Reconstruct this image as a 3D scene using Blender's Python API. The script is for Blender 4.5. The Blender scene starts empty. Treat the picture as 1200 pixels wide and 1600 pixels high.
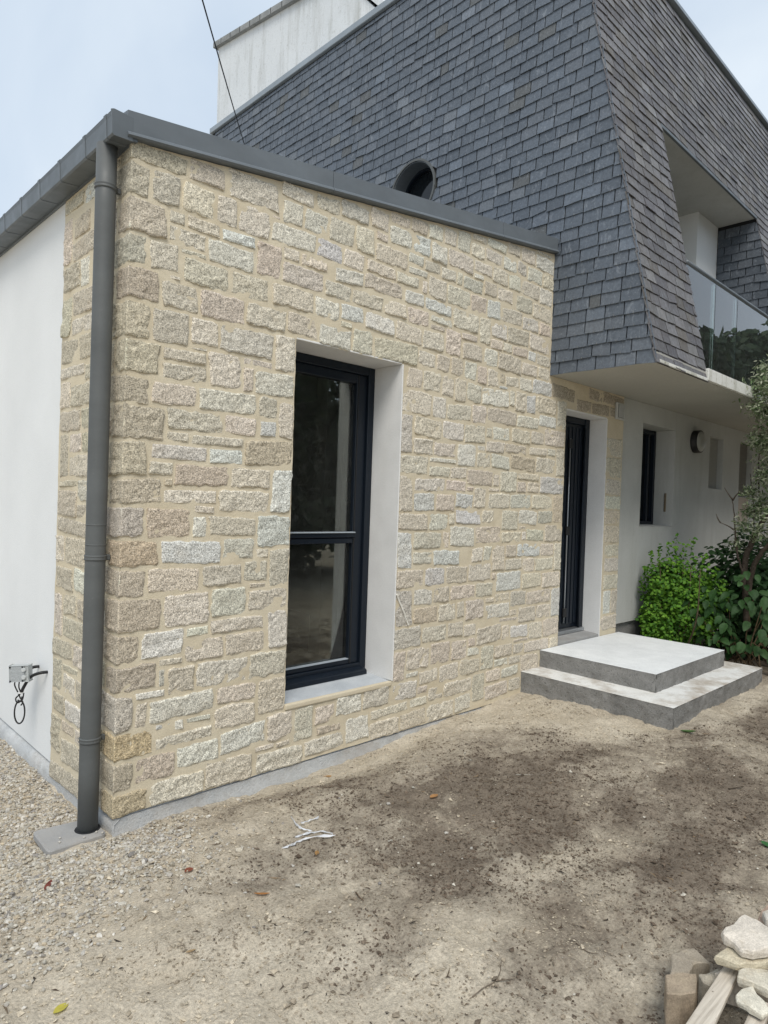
import bpy, bmesh, math, random
import numpy as np
from mathutils import Vector, Matrix

SC = bpy.context.scene
COL = SC.collection
R = math.radians

# ------------------------------------------------------------------ camera
cam_d = bpy.data.cameras.new('camera')
cam = bpy.data.objects.new('camera', cam_d); COL.objects.link(cam)
RT, UP, FW = Vector((0.71654, -0.6967, 0.0345)), Vector((-0.01523, 0.03382, 0.99931)), Vector((0.69738, 0.71657, -0.01363))
CAM = np.array([-1.3576, -3.3019, 1.55])
m = Matrix((RT, UP, -FW)).transposed().to_4x4(); m.translation = Vector(CAM)
cam.matrix_world = m
cam_d.sensor_width = 36; cam_d.sensor_fit = 'AUTO'
cam_d.lens = 36 * 1049.92 / 1600
cam_d.clip_start = 0.05; cam_d.clip_end = 600
SC.camera = cam

# ------------------------------------------------------------------ sky and sun (bright overcast)
SUN_AZ, SUN_EL = R(220), R(54)         # direction the light comes from, clockwise from +y
w = bpy.data.worlds.new('World'); SC.world = w; w.use_nodes = True
nt = w.node_tree; nt.nodes.clear()
wo = nt.nodes.new('ShaderNodeOutputWorld'); bg = nt.nodes.new('ShaderNodeBackground')
sky = nt.nodes.new('ShaderNodeTexSky'); sky.sky_type = 'NISHITA'; sky.sun_disc = False
sky.sun_elevation = SUN_EL; sky.sun_rotation = SUN_AZ; sky.air_density = 1.0; sky.dust_density = 2.0
tc = nt.nodes.new('ShaderNodeTexCoord'); nz = nt.nodes.new('ShaderNodeTexNoise')
nz.inputs['Scale'].default_value = 2.3; nz.inputs['Detail'].default_value = 5; nz.inputs['Roughness'].default_value = 0.5; nz.inputs['Distortion'].default_value = 0.5
ramp = nt.nodes.new('ShaderNodeValToRGB')
ramp.color_ramp.elements[0].position = 0.3; ramp.color_ramp.elements[0].color = (3.6, 4.32, 5.22, 1)
ramp.color_ramp.elements[1].position = 0.72; ramp.color_ramp.elements[1].color = (5.2, 5.75, 6.25, 1)
mix = nt.nodes.new('ShaderNodeMixRGB'); mix.inputs[0].default_value = 0.9
nt.links.new(tc.outputs['Generated'], nz.inputs['Vector']); nt.links.new(nz.outputs['Fac'], ramp.inputs[0])
nt.links.new(sky.outputs[0], mix.inputs[1]); nt.links.new(ramp.outputs[0], mix.inputs[2])
nt.links.new(mix.outputs[0], bg.inputs['Color']); bg.inputs['Strength'].default_value = 0.1
nt.links.new(bg.outputs[0], wo.inputs['Surface'])
sd = bpy.data.lights.new('sun', 'SUN'); sd.energy = 1.5; sd.angle = R(28); sd.color = (1.0, 0.953, 0.87)
so = bpy.data.objects.new('sun', sd); COL.objects.link(so)
sv = Vector((math.sin(SUN_AZ) * math.cos(SUN_EL), math.cos(SUN_AZ) * math.cos(SUN_EL), math.sin(SUN_EL)))
so.rotation_euler = sv.to_track_quat('Z', 'Y').to_euler(); so.location = (-6, -8, 12)
SC.view_settings.view_transform = 'Standard'; SC.view_settings.look = 'None'
SC.view_settings.gamma = 1; SC.view_settings.exposure = 0.72; SC.view_settings.use_curve_mapping = False
SC.cycles.max_bounces = 6; SC.cycles.diffuse_bounces = 3; SC.cycles.glossy_bounces = 3; SC.cycles.transparent_max_bounces = 12
try: SC.cycles.use_denoising = True
except Exception: pass

# ------------------------------------------------------------------ helpers
rng = np.random.default_rng(7); random.seed(7)
def hash3(i, j, k):
    n = (i * 374761393 + j * 668265263 + k * 2147483647 % 1274126177) & 0xffffffff
    n = ((n ^ (n >> 13)) * 1274126177) & 0xffffffff
    n = n ^ (n >> 16)
    return (n & 0xffff) / 65535.0
def vnoise(p):
    p = np.asarray(p, float); b = np.floor(p).astype(np.int64); f = p - b; f = f * f * (3 - 2 * f)
    r = 0
    for dx in (0, 1):
        for dy in (0, 1):
            for dz in (0, 1):
                wgt = (f[..., 0] if dx else 1 - f[..., 0]) * (f[..., 1] if dy else 1 - f[..., 1]) * (f[..., 2] if dz else 1 - f[..., 2])
                r = r + wgt * hash3(b[..., 0] + dx + 1000, b[..., 1] + dy + 1000, b[..., 2] + dz + 1000)
    return r * 2 - 1
def fbm(p, o=4, g=0.5):
    p = np.asarray(p, float); r = 0; a = 1
    for k in range(o):
        r = r + a * vnoise(p * 2 ** k + 17.3 * k); a *= g
    return r
def P3(x, y, z): return np.stack([np.asarray(x, float) + 0 * np.asarray(y), np.asarray(y, float) + 0 * np.asarray(x), np.zeros_like(np.asarray(x, float) + np.asarray(y, float)) + z], -1)

WORLD = {}
def tag(o, label=None, cat=None, group=None, kind=None):
    if label: o['label'] = label
    if cat: o['category'] = cat
    if group: o['group'] = group
    if kind: o['kind'] = kind
    return o
def thing(name, loc, label, cat, group=None):
    o = bpy.data.objects.new(name, None); COL.objects.link(o); o.location = loc
    o.empty_display_size = 0.2
    WORLD[o.name] = np.array(loc, float)
    return tag(o, label, cat, group)
def place(o, V, parent):
    WORLD[o.name] = V
    if parent is not None:
        o.parent = parent; o.location = Vector(V - WORLD[parent.name])
    else: o.location = Vector(V)
def mesh(name, V, F, mat, parent=None, tint=None, smooth=False, damp=None):
    """V world coordinates (n,3); F array (m,k) or list of faces; tint one colour per vertex or one colour."""
    V = np.asarray(V, float); c = (V.min(0) + V.max(0)) / 2
    me = bpy.data.meshes.new(name)
    if isinstance(F, np.ndarray):
        k = F.shape[1]; n = len(F)
        me.vertices.add(len(V)); me.vertices.foreach_set('co', (V - c).astype(np.float32).ravel())
        me.loops.add(n * k); me.loops.foreach_set('vertex_index', F.astype(np.int32).ravel())
        me.polygons.add(n); me.polygons.foreach_set('loop_start', np.arange(0, n * k, k, dtype=np.int32))
        me.update(calc_edges=True); me.validate()
    else:
        me.from_pydata((V - c).tolist(), [], F)
    me.polygons.foreach_set('use_smooth', np.full(len(me.polygons), bool(smooth)))
    if tint is not None:
        t = np.asarray(tint, float)
        if t.ndim == 1: t = np.tile(t, (len(V), 1))
        a = me.attributes.new('tint', 'FLOAT_COLOR', 'POINT')
        a.data.foreach_set('color', np.concatenate([t[:, :3], np.ones((len(V), 1))], 1).astype(np.float32).ravel())
    if damp is not None:
        a = me.attributes.new('damp', 'FLOAT', 'POINT'); a.data.foreach_set('value', np.asarray(damp, np.float32))
    me.materials.append(mat)
    o = bpy.data.objects.new(name, me); COL.objects.link(o); place(o, c, parent)
    return o
def from_bm(name, bm, mat, parent=None, tint=None, smooth=False):
    bm.verts.ensure_lookup_table(); bm.verts.index_update()
    V = np.array([v.co for v in bm.verts]); F = [[v.index for v in f.verts] for f in bm.faces]; bm.free()
    return mesh(name, V, F, mat, parent, tint, smooth)
def box(name, a, b, mat, parent=None, bev=0.0, seg=1, tint=None):
    bm = bmesh.new(); bmesh.ops.create_cube(bm, size=1)
    a, b = np.array(a, float), np.array(b, float); a, b = np.minimum(a, b), np.maximum(a, b)
    for v in bm.verts: v.co = Vector((a + b) / 2 + np.array(v.co) * (b - a))
    if bev: bmesh.ops.bevel(bm, geom=bm.edges[:], offset=bev, segments=seg, affect='EDGES', profile=0.6)
    return from_bm(name, bm, mat, parent, tint)
def prism(name, poly, axis, lo, hi, mat, parent=None, bev=0.0):
    """poly: list of 2-D points in the other two axes (in order), extruded along axis from lo to hi."""
    bm = bmesh.new()
    def mk(p, h):
        q = list(p); q.insert(axis, h); return bm.verts.new(q)
    A = [mk(p, lo) for p in poly]; B = [mk(p, hi) for p in poly]; n = len(poly)
    bm.faces.new(A); bm.faces.new(B[::-1])
    for i in range(n): bm.faces.new((A[i], B[i], B[(i + 1) % n], A[(i + 1) % n]))
    bmesh.ops.recalc_face_normals(bm, faces=bm.faces[:])
    if bev: bmesh.ops.bevel(bm, geom=bm.edges[:], offset=bev, segments=2, affect='EDGES', profile=0.6)
    return from_bm(name, bm, mat, parent)
def tube_arr(pts, rad, n=10, cap=True):
    pts = np.asarray(pts, float); rad = np.broadcast_to(np.asarray(rad, float), (len(pts),))
    V = []; t = np.gradient(pts, axis=0); t /= np.linalg.norm(t, axis=1)[:, None] + 1e-9
    up = np.array([0.13, 0.31, 0.94]); 
    if abs(t[0] @ up) > 0.9: up = np.array([1.0, 0.1, 0.05])
    for p, d, r in zip(pts, t, rad):
        a = np.cross(d, up); a /= np.linalg.norm(a); b = np.cross(d, a); up = up if abs(d @ up) < 0.9 else a
        for k in range(n):
            th = 2 * math.pi * k / n; V.append(p + r * (math.cos(th) * a + math.sin(th) * b))
    F = []
    for i in range(len(pts) - 1):
        for k in range(n): F.append([i * n + k, i * n + (k + 1) % n, (i + 1) * n + (k + 1) % n, (i + 1) * n + k])
    if cap: F.append(list(range(n))[::-1]); F.append([(len(pts) - 1) * n + k for k in range(n)])
    return np.array(V), F
def tube(name, pts, rad, mat, parent=None, n=10, tint=None):
    V, F = tube_arr(pts, rad, n); return mesh(name, V, F, mat, parent, tint, smooth=True)
def smooth_path(pts, k=8):
    pts = np.asarray(pts, float); q = np.vstack([2 * pts[0] - pts[1], pts, 2 * pts[-1] - pts[-2]]); out = []
    for i in range(1, len(q) - 2):
        for t in np.linspace(0, 1, k, endpoint=False):
            a, b, c, d = q[i - 1:i + 3]
            out.append(0.5 * ((2 * b) + (c - a) * t + (2 * a - 5 * b + 4 * c - d) * t * t + (3 * b - a - 3 * c + d) * t ** 3))
    out.append(pts[-1]); return np.array(out)
def grid_faces(nu, nv):
    i = np.arange(nu - 1)[:, None] * nv + np.arange(nv - 1)[None, :]; i = i.ravel()
    return np.stack([i, i + nv, i + nv + 1, i + 1], 1)
def ray(u, v):
    d = np.array(FW) * 1049.92 + np.array(RT) * (u - 600) + np.array(UP) * (800 - v); return d
def on_z(u, v, z):
    d = ray(u, v); return CAM + d * (z - CAM[2]) / d[2]

# ------------------------------------------------------------------ materials
def mat(name, col=(0.5, 0.5, 0.5), rough=0.8, metal=0.0, spec=0.5):
    m = bpy.data.materials.new(name); m.use_nodes = True
    b = m.node_tree.nodes['Principled BSDF']
    b.inputs['Base Color'].default_value = (*col, 1); b.inputs['Roughness'].default_value = rough
    b.inputs['Metallic'].default_value = metal; b.inputs['Specular IOR Level'].default_value = spec
    return m
class NB:
    def __init__(s, m): s.m = m; s.t = m.node_tree; s.b = s.t.nodes['Principled BSDF']
    def n(s, ty, **k):
        x = s.t.nodes.new(ty)
        for a, v in k.items():
            if a in x.inputs: x.inputs[a].default_value = v
            else: setattr(x, a, v)
        return x
    def l(s, a, b): s.t.links.new(a, b)
    def pos(s):
        return s.n('ShaderNodeNewGeometry').outputs['Position']
    def noise(s, scale, detail=4, rough=0.55, vec=None, dist=0.0):
        x = s.n('ShaderNodeTexNoise', Scale=scale, Detail=detail, Roughness=rough, Distortion=dist); s.l(vec or s.pos(), x.inputs['Vector']); return x.outputs['Fac']
    def voro(s, scale, feature='F1', out='Distance', vec=None):
        x = s.n('ShaderNodeTexVoronoi', Scale=scale); x.feature = feature; s.l(vec or s.pos(), x.inputs['Vector']); return x.outputs[out]
    def ramp(s, fac, stops):
        x = s.n('ShaderNodeValToRGB'); e = x.color_ramp.elements
        while len(e) < len(stops): e.new(0.5)
        for q, (p, c) in zip(e, stops):
            q.position = p; q.color = (*c, 1) if hasattr(c, '__len__') else (c, c, c, 1)
        s.l(fac, x.inputs[0]); return x.outputs[0]
    def mix(s, fac, a, b, mode='MIX'):
        x = s.n('ShaderNodeMixRGB'); x.blend_type = mode
        for i, v in ((0, fac), (1, a), (2, b)):
            if hasattr(v, 'is_linked') or hasattr(v, 'links'): s.l(v, x.inputs[i])
            elif i == 0: x.inputs[0].default_value = v
            else: x.inputs[i].default_value = (*v, 1) if hasattr(v, '__len__') else (v, v, v, 1)
        return x.outputs[0]
    def math(s, op, a, b=0.0):
        x = s.n('ShaderNodeMath'); x.operation = op
        for i, v in ((0, a), (1, b)):
            if hasattr(v, 'links'): s.l(v, x.inputs[i])
            else: x.inputs[i].default_value = v
        return x.outputs[0]
    def attr(s, name, out='Color'):
        x = s.n('ShaderNodeAttribute'); x.attribute_name = name; return x.outputs[out]
    def col(s, c): s.l(c, s.b.inputs['Base Color'])
    def rough(s, c): s.l(c, s.b.inputs['Roughness'])
    def bump(s, h, strength=0.5, dist=0.01, prev=None):
        x = s.n('ShaderNodeBump', Strength=strength, Distance=dist); s.l(h, x.inputs['Height'])
        if prev: s.l(prev, x.inputs['Normal'])
        s.l(x.outputs[0], s.b.inputs['Normal']); return x.outputs[0]
    def scaled(s, v):
        x = s.n('ShaderNodeMapping'); x.inputs['Scale'].default_value = v; s.l(s.pos(), x.inputs['Vector']); return x.outputs[0]

def m_granite():
    m = mat('granite', rough=0.88, spec=0.25); b = NB(m); t = b.attr('tint')
    n1 = b.noise(150, 1, 0.6); n2 = b.noise(46, 3, 0.7); n3 = b.noise(7, 2, 0.6)
    sp = b.ramp(n1, [(0.30, 0.42), (0.5, 1.0), (0.70, 1.5)])
    c = b.mix(0.85, t, sp, 'MULTIPLY')
    c = b.mix(0.75, c, b.ramp(n2, [(0.32, 0.62), (0.52, 1.0), (0.7, 1.22)]), 'MULTIPLY')
    c = b.mix(b.ramp(n3, [(0.54, 0.0), (0.76, 0.22)]), c, (0.47, 0.385, 0.28))
    dk = b.ramp(b.voro(95), [(0.1, 1.0), (0.17, 0.0)])
    c = b.mix(b.math('MULTIPLY', dk, 0.55), c, (0.09, 0.08, 0.075))
    wh = b.ramp(b.voro(70, vec=b.scaled((1.3, 1.1, 1.2))), [(0.12, 1.0), (0.2, 0.0)])
    c = b.mix(b.math('MULTIPLY', wh, 0.6), c, (0.78, 0.74, 0.66))
    b.col(c)
    p = b.bump(n2, 0.7, 0.010); b.bump(n1, 0.5, 0.005, p)
    return m
def m_mortar():
    m = mat('lime mortar', rough=0.95, spec=0.1); b = NB(m)
    c = b.ramp(b.noise(3, 5), [(0.3, (0.625, 0.54, 0.395)), (0.7, (0.705, 0.63, 0.485))])
    c = b.mix(0.7, c, b.ramp(b.noise(260, 2), [(0.3, 0.72), (0.7, 1.15)]), 'MULTIPLY'); b.col(c)
    b.bump(b.noise(180, 3), 0.5, 0.004); return m
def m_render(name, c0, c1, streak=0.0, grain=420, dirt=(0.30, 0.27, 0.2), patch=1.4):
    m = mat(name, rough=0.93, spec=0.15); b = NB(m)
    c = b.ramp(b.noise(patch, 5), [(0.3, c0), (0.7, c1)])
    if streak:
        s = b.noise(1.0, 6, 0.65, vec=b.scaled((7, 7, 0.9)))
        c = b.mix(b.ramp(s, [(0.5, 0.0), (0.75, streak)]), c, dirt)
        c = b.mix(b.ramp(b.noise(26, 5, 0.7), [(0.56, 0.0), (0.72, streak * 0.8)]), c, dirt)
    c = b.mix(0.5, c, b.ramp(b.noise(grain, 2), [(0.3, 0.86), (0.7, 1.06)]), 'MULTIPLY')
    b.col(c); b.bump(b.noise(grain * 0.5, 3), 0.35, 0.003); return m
def m_zinc(name, c, rough=0.5):
    m = mat(name, c, rough, 0.0, 0.5); b = NB(m)
    k = b.ramp(b.noise(2.2, 6, 0.6, vec=b.scaled((1, 1, 2.4))), [(0.3, tuple(x * 0.86 for x in c)), (0.7, tuple(x * 1.12 for x in c))])
    k = b.mix(b.ramp(b.noise(60, 4, 0.7), [(0.62, 0.0), (0.8, 0.22)]), k, (0.3, 0.29, 0.27)); b.col(k)
    b.rough(b.ramp(b.noise(9, 4), [(0.3, rough - 0.1), (0.7, rough + 0.12)]))
    b.bump(b.noise(5, 2), 0.12, 0.01); return m
def m_slate(name, weather):
    m = mat(name, rough=0.6, spec=0.45); b = NB(m); t = b.attr('tint')
    c = b.mix(0.8, t, b.ramp(b.noise(38, 5, 0.7), [(0.3, 0.72), (0.7, 1.28)]), 'MULTIPLY')
    st = b.ramp(b.noise(9, 5, 0.75, vec=b.scaled((2.2, 2.2, 0.8)), dist=0.6), [(0.56, 0.0), (0.72, 0.7)])
    c = b.mix(st, c, (0.26, 0.285, 0.32))
    if weather:
        l = b.ramp(b.noise(2.2, 6, 0.75), [(0.48, 0.0), (0.72, 0.6)])
        c = b.mix(l, c, (0.105, 0.092, 0.078))
        s = b.ramp(b.noise(14, 5, 0.7, vec=b.scaled((3, 1, 0.7))), [(0.5, 0.0), (0.75, 0.5)])
        c = b.mix(s, c, (0.055, 0.05, 0.052))
        c = b.mix(b.ramp(b.noise(75, 3, 0.6), [(0.66, 0.0), (0.74, 0.55)]), c, (0.40, 0.40, 0.38))
    else:
        c = b.mix(b.ramp(b.noise(70, 3, 0.65), [(0.62, 0.0), (0.72, 0.5)]), c, (0.36, 0.38, 0.40))
    b.col(c); b.rough(b.ramp(b.noise(30, 3), [(0.3, 0.5), (0.7, 0.78)]))
    b.bump(b.noise(60, 5, 0.7), 0.35, 0.004); return m
def m_concrete(name, c0, c1, pit=0.0, stain=0.0):
    m = mat(name, rough=0.9, spec=0.2); b = NB(m)
    c = b.ramp(b.noise(6, 6, 0.65), [(0.3, c0), (0.7, c1)])
    if stain: c = b.mix(b.ramp(b.noise(3.1, 6, 0.7), [(0.46, 0.0), (0.66, stain)]), c, (0.30, 0.235, 0.165))
    c = b.mix(0.6, c, b.ramp(b.noise(220, 2), [(0.3, 0.78), (0.7, 1.15)]), 'MULTIPLY')
    if pit:
        p = b.ramp(b.noise(70, 4, 0.7), [(0.30, 1.0), (0.44, 0.0)]); c = b.mix(b.math('MULTIPLY', p, pit), c, (0.06, 0.058, 0.055))
        b.bump(b.noise(70, 4, 0.7), 0.7, 0.01)
    else: b.bump(b.noise(160, 3), 0.25, 0.003)
    b.col(c); return m
def m_ground():
    m = mat('sandy soil', rough=0.97, spec=0.1); b = NB(m)
    d = b.attr('damp', 'Fac')
    sand = b.ramp(b.noise(2.4, 4, 0.6), [(0.28, (0.475, 0.41, 0.315)), (0.72, (0.635, 0.565, 0.455))])
    soil = b.ramp(b.noise(5.5, 4, 0.7), [(0.28, (0.132, 0.106, 0.082)), (0.72, (0.295, 0.245, 0.19))])
    k = b.math('ADD', d, b.math('MULTIPLY', b.math('SUBTRACT', b.noise(4.2, 5, 0.75, dist=0.6), 0.5), 1.5))
    k = b.math('ADD', k, b.math('MULTIPLY', b.math('SUBTRACT', b.noise(26, 3, 0.75), 0.5), 1.0))
    c = b.mix(b.ramp(k, [(0.0, 0.0), (1.05, 1.0)]), sand, soil)
    c = b.mix(0.8, c, b.ramp(b.noise(85, 4, 0.7), [(0.3, 0.6), (0.5, 1.0), (0.7, 1.3)]), 'MULTIPLY')
    sp = b.ramp(b.voro(120), [(0.12, 1.0), (0.2, 0.0)]); sel = b.ramp(b.noise(60, 2), [(0.52, 0.0), (0.6, 1.0)])
    c = b.mix(b.math('MULTIPLY', b.math('MULTIPLY', sp, sel), 0.6), c, (0.58, 0.54, 0.46))
    b.col(c)
    b.bump(b.noise(42, 5, 0.75), 0.9, 0.02); return m
def m_tinted(name, rough=0.8, var=0.35, scale=60, bumpd=0.004, spec=0.3, trans=0.0):
    m = mat(name, rough=rough, spec=spec); b = NB(m)
    b.col(b.mix(0.9, b.attr('tint'), b.ramp(b.noise(scale, 4, 0.6), [(0.3, 1 - var), (0.7, 1 + var)]), 'MULTIPLY'))
    if bumpd: b.bump(b.noise(scale, 4, 0.6), 0.5, bumpd)
    if trans:
        o = b.t.nodes['Material Output']; tr = b.n('ShaderNodeBsdfTranslucent'); mx = b.n('ShaderNodeMixShader'); mx.inputs[0].default_value = trans
        b.l(b.attr('tint'), tr.inputs['Color']); b.l(b.b.outputs[0], mx.inputs[1]); b.l(tr.outputs[0], mx.inputs[2]); b.l(mx.outputs[0], o.inputs['Surface'])
    return m
def m_glass(name, tintc=(0.9, 0.95, 0.93), ior=1.5, boost=1.0, dust=0.0):
    m = bpy.data.materials.new(name); m.use_nodes = True; t = m.node_tree; t.nodes.clear()
    o = t.nodes.new('ShaderNodeOutputMaterial'); g = t.nodes.new('ShaderNodeBsdfGlossy'); g.inputs['Roughness'].default_value = 0.01
    tr = t.nodes.new('ShaderNodeBsdfTransparent'); tr.inputs['Color'].default_value = (*tintc, 1)
    f = t.nodes.new('ShaderNodeFresnel'); f.inputs['IOR'].default_value = ior
    mu = t.nodes.new('ShaderNodeMath'); mu.operation = 'MULTIPLY'; mu.inputs[1].default_value = boost; mu.use_clamp = True
    mx = t.nodes.new('ShaderNodeMixShader')
    t.links.new(f.outputs[0], mu.inputs[0]); t.links.new(mu.outputs[0], mx.inputs[0])
    t.links.new(tr.outputs[0], mx.inputs[1]); t.links.new(g.outputs[0], mx.inputs[2])
    last = mx
    if dust:
        df = t.nodes.new('ShaderNodeBsdfDiffuse'); df.inputs['Color'].default_value = (0.5, 0.5, 0.48, 1)
        ge = t.nodes.new('ShaderNodeNewGeometry'); n = t.nodes.new('ShaderNodeTexNoise'); n.inputs['Scale'].default_value = 22; n.inputs['Detail'].default_value = 6; n.inputs['Roughness'].default_value = 0.75
        r = t.nodes.new('ShaderNodeValToRGB'); r.color_ramp.elements[0].position = 0.5; r.color_ramp.elements[0].color = (dust * 0.25,) * 3 + (1,)
        r.color_ramp.elements[1].position = 0.75; r.color_ramp.elements[1].color = (dust,) * 3 + (1,)
        m2 = t.nodes.new('ShaderNodeMixShader'); t.links.new(ge.outputs['Position'], n.inputs['Vector']); t.links.new(n.outputs['Fac'], r.inputs[0])
        t.links.new(r.outputs[0], m2.inputs[0]); t.links.new(mx.outputs[0], m2.inputs[1]); t.links.new(df.outputs[0], m2.inputs[2]); last = m2
    t.links.new(last.outputs[0], o.inputs['Surface']); return m

M_GRAN = m_granite(); M_MORT = m_mortar()
M_WHITE = m_render('white render', (0.74, 0.75, 0.75), (0.80, 0.81, 0.81), 0.0)
M_REVEAL = m_render('smooth white render', (0.74, 0.735, 0.72), (0.81, 0.805, 0.79), 0.06, grain=170, patch=5)
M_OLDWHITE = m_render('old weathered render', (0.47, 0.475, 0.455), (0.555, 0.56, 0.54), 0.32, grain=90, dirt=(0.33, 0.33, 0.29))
M_PARAPET = m_render('stained rooftop render', (0.63, 0.66, 0.685), (0.72, 0.745, 0.765), 0.5, grain=60, dirt=(0.27, 0.27, 0.235), patch=0.8)
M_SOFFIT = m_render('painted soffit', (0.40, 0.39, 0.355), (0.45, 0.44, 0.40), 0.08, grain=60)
M_LEDGE = m_render('stained slab edge', (0.66, 0.66, 0.62), (0.76, 0.76, 0.73), 0.95, grain=60, dirt=(0.20, 0.19, 0.11))
M_ZINC = m_zinc('grey zinc', (0.112, 0.128, 0.142), 0.45)
M_PIPE = m_zinc('grey pipe', (0.098, 0.104, 0.104), 0.6)
M_FLASH = m_zinc('grey flashing', (0.132, 0.150, 0.167), 0.5)
M_LEAD = m_zinc('pale zinc edge', (0.26, 0.30, 0.34), 0.5)
M_SLATE = m_slate('slate', False); M_SLATEW = m_slate('weathered slate', True)
M_BACK = mat('slate underlay', (0.012, 0.013, 0.015), 0.95)
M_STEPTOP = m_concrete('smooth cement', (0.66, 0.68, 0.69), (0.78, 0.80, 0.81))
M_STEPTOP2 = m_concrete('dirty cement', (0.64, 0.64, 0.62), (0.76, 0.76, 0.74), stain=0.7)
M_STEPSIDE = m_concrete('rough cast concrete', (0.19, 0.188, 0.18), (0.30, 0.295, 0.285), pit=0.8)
M_PLINTH = m_concrete('foundation concrete', (0.44, 0.455, 0.465), (0.60, 0.61, 0.61), pit=0.25, stain=0.35)
M_SILL = m_concrete('cement sill', (0.40, 0.43, 0.46), (0.54, 0.565, 0.59))
M_PLATE = m_concrete('grey cover', (0.29, 0.29, 0.29), (0.38, 0.38, 0.375), stain=0.2)
M_ANTH = mat('anthracite aluminium', (0.008, 0.0125, 0.02), 0.36, 0.0, 0.3)
M_ANTH2 = mat('anthracite gasket', (0.008, 0.009, 0.011), 0.6)
M_STEEL = mat('brushed steel', (0.42, 0.44, 0.46), 0.35, 0.8)
M_BLACK = mat('black plastic', (0.012, 0.012, 0.013), 0.5)
M_WINGLASS = m_glass('window glass', (0.85, 0.88, 0.85), 1.5, 1.0, dust=0.06)
M_BALGLASS = m_glass('balcony glass', (0.70, 0.84, 0.81), 1.55, 1.9, dust=0.12)
M_GROUND = m_ground()
M_PEB = m_tinted('gravel pebbles', 0.9, 0.25, 130, 0.0)
M_CLOD = m_tinted('soil crumbs', 0.97, 0.3, 120, 0.0, 0.1)
M_LEAF = m_tinted('foliage', 0.62, 0.3, 30, 0.0, 0.3, trans=0.25)
M_BARK = m_tinted('bark', 0.95, 0.45, 40, 0.01, 0.1)
M_ROCK = m_tinted('loose rock', 0.92, 0.4, 34, 0.012, 0.2)
M_WOOD = None
def m_broken():
    m = mat('broken stone', rough=0.92, spec=0.2); b = NB(m)
    c = b.mix(0.8, b.attr('tint'), b.ramp(b.noise(16, 4, 0.65), [(0.3, 0.72), (0.7, 1.2)]), 'MULTIPLY')
    c = b.mix(0.7, c, b.ramp(b.noise(210, 2, 0.6), [(0.3, 0.7), (0.7, 1.25)]), 'MULTIPLY')
    c = b.mix(b.ramp(b.noise(11, 5, 0.7, vec=b.scaled((1.2, 1, 1.4))), [(0.55, 0.0), (0.7, 0.5)]), c, (0.40, 0.33, 0.235)); b.col(c)
    b.bump(b.noise(75, 4, 0.7), 0.45, 0.004); return m
M_BROKEN = m_broken()
def m_wood():
    m = mat('weathered pallet wood', rough=0.85, spec=0.2); b = NB(m)
    mp = b.n('ShaderNodeMapping'); mp.inputs['Rotation'].default_value = (0, 0, -WOOD_ANG); mp.inputs['Scale'].default_value = (3, 70, 40); b.l(b.pos(), mp.inputs['Vector'])
    gr = b.noise(1.0, 4, 0.7, vec=mp.outputs[0])
    c = b.ramp(gr, [(0.3, (0.34, 0.295, 0.24)), (0.52, (0.55, 0.495, 0.42)), (0.7, (0.66, 0.60, 0.51))])
    c = b.mix(b.ramp(b.noise(9, 4), [(0.55, 0.0), (0.75, 0.55)]), c, (0.27, 0.21, 0.155))
    c = b.mix(b.ramp(b.voro(24), [(0.05, 0.8), (0.09, 0.0)]), c, (0.12, 0.085, 0.06)); b.col(c)
    b.bump(gr, 0.5, 0.004); return m
_a, _b = on_z(1020 + 825 / 6.667, 1400 + 742 / 6.667, 0.1), on_z(1020 + 400 / 6.667, 1400 + 1490 / 6.667, 0.1); WOOD_ANG = math.atan2(_b[1] - _a[1], _b[0] - _a[0])
M_WOOD = m_wood()
M_INT = mat('interior wall paint', (0.60, 0.58, 0.54), 0.9)
M_INTFLOOR = mat('interior floor', (0.20, 0.16, 0.125), 0.6)

# ------------------------------------------------------------------ dimensions
XC = 0.035                                   # plane of the side wall
XR = 3.872                                   # plane of the slate gable
WX0, WX1, WZ0, WZ1 = 1.075, 1.989, 0.302, 2.52   # window opening
DX0, DX1, DZ0, DZ1 = 4.168, 4.945, 0.20, 2.47    # door opening
SE = 5.30                                    # right end of the stone facing
GD, GZ, GT, GYT, GYB = 0.9585, 2.74, 7.139, -0.0233, 6.15
def ztop(x): return 3.296 + 0.1362 * x       # rising wall top (mono-pitch roof draining to the gutter)
def g_wall(x): return np.interp(x, [-1.0, 0.0, 1.0, 1.6, 2.07, 2.68, 3.6, 12], [-0.16, -0.172, -0.165, -0.16, -0.13, -0.088, -0.06, -0.03])
def ground_z(x, y):
    x = np.asarray(x, float); y = np.asarray(y, float)
    base = -0.035 + 0.02 * np.clip((x - 1) / 4, 0, 1)
    a = np.exp(-(np.clip(-y, 0, None) / 0.42) ** 1.5)
    z = base * (1 - a) + g_wall(x) * a
    left = np.clip((0.25 - x) / 0.6, 0, 1)
    zl = -0.185 - 0.045 * np.clip(y, 0, 3)
    z = np.where(y > 0, z * (1 - left) + zl * left, z)
    k = np.clip((-x) / 0.5, 0, 1) * np.exp(-(np.clip(-y, 0, None) / 0.8) ** 2)
    z = np.where(y <= 0, z * (1 - 0.4 * k) - 0.085 * k, z)
    return z

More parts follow.
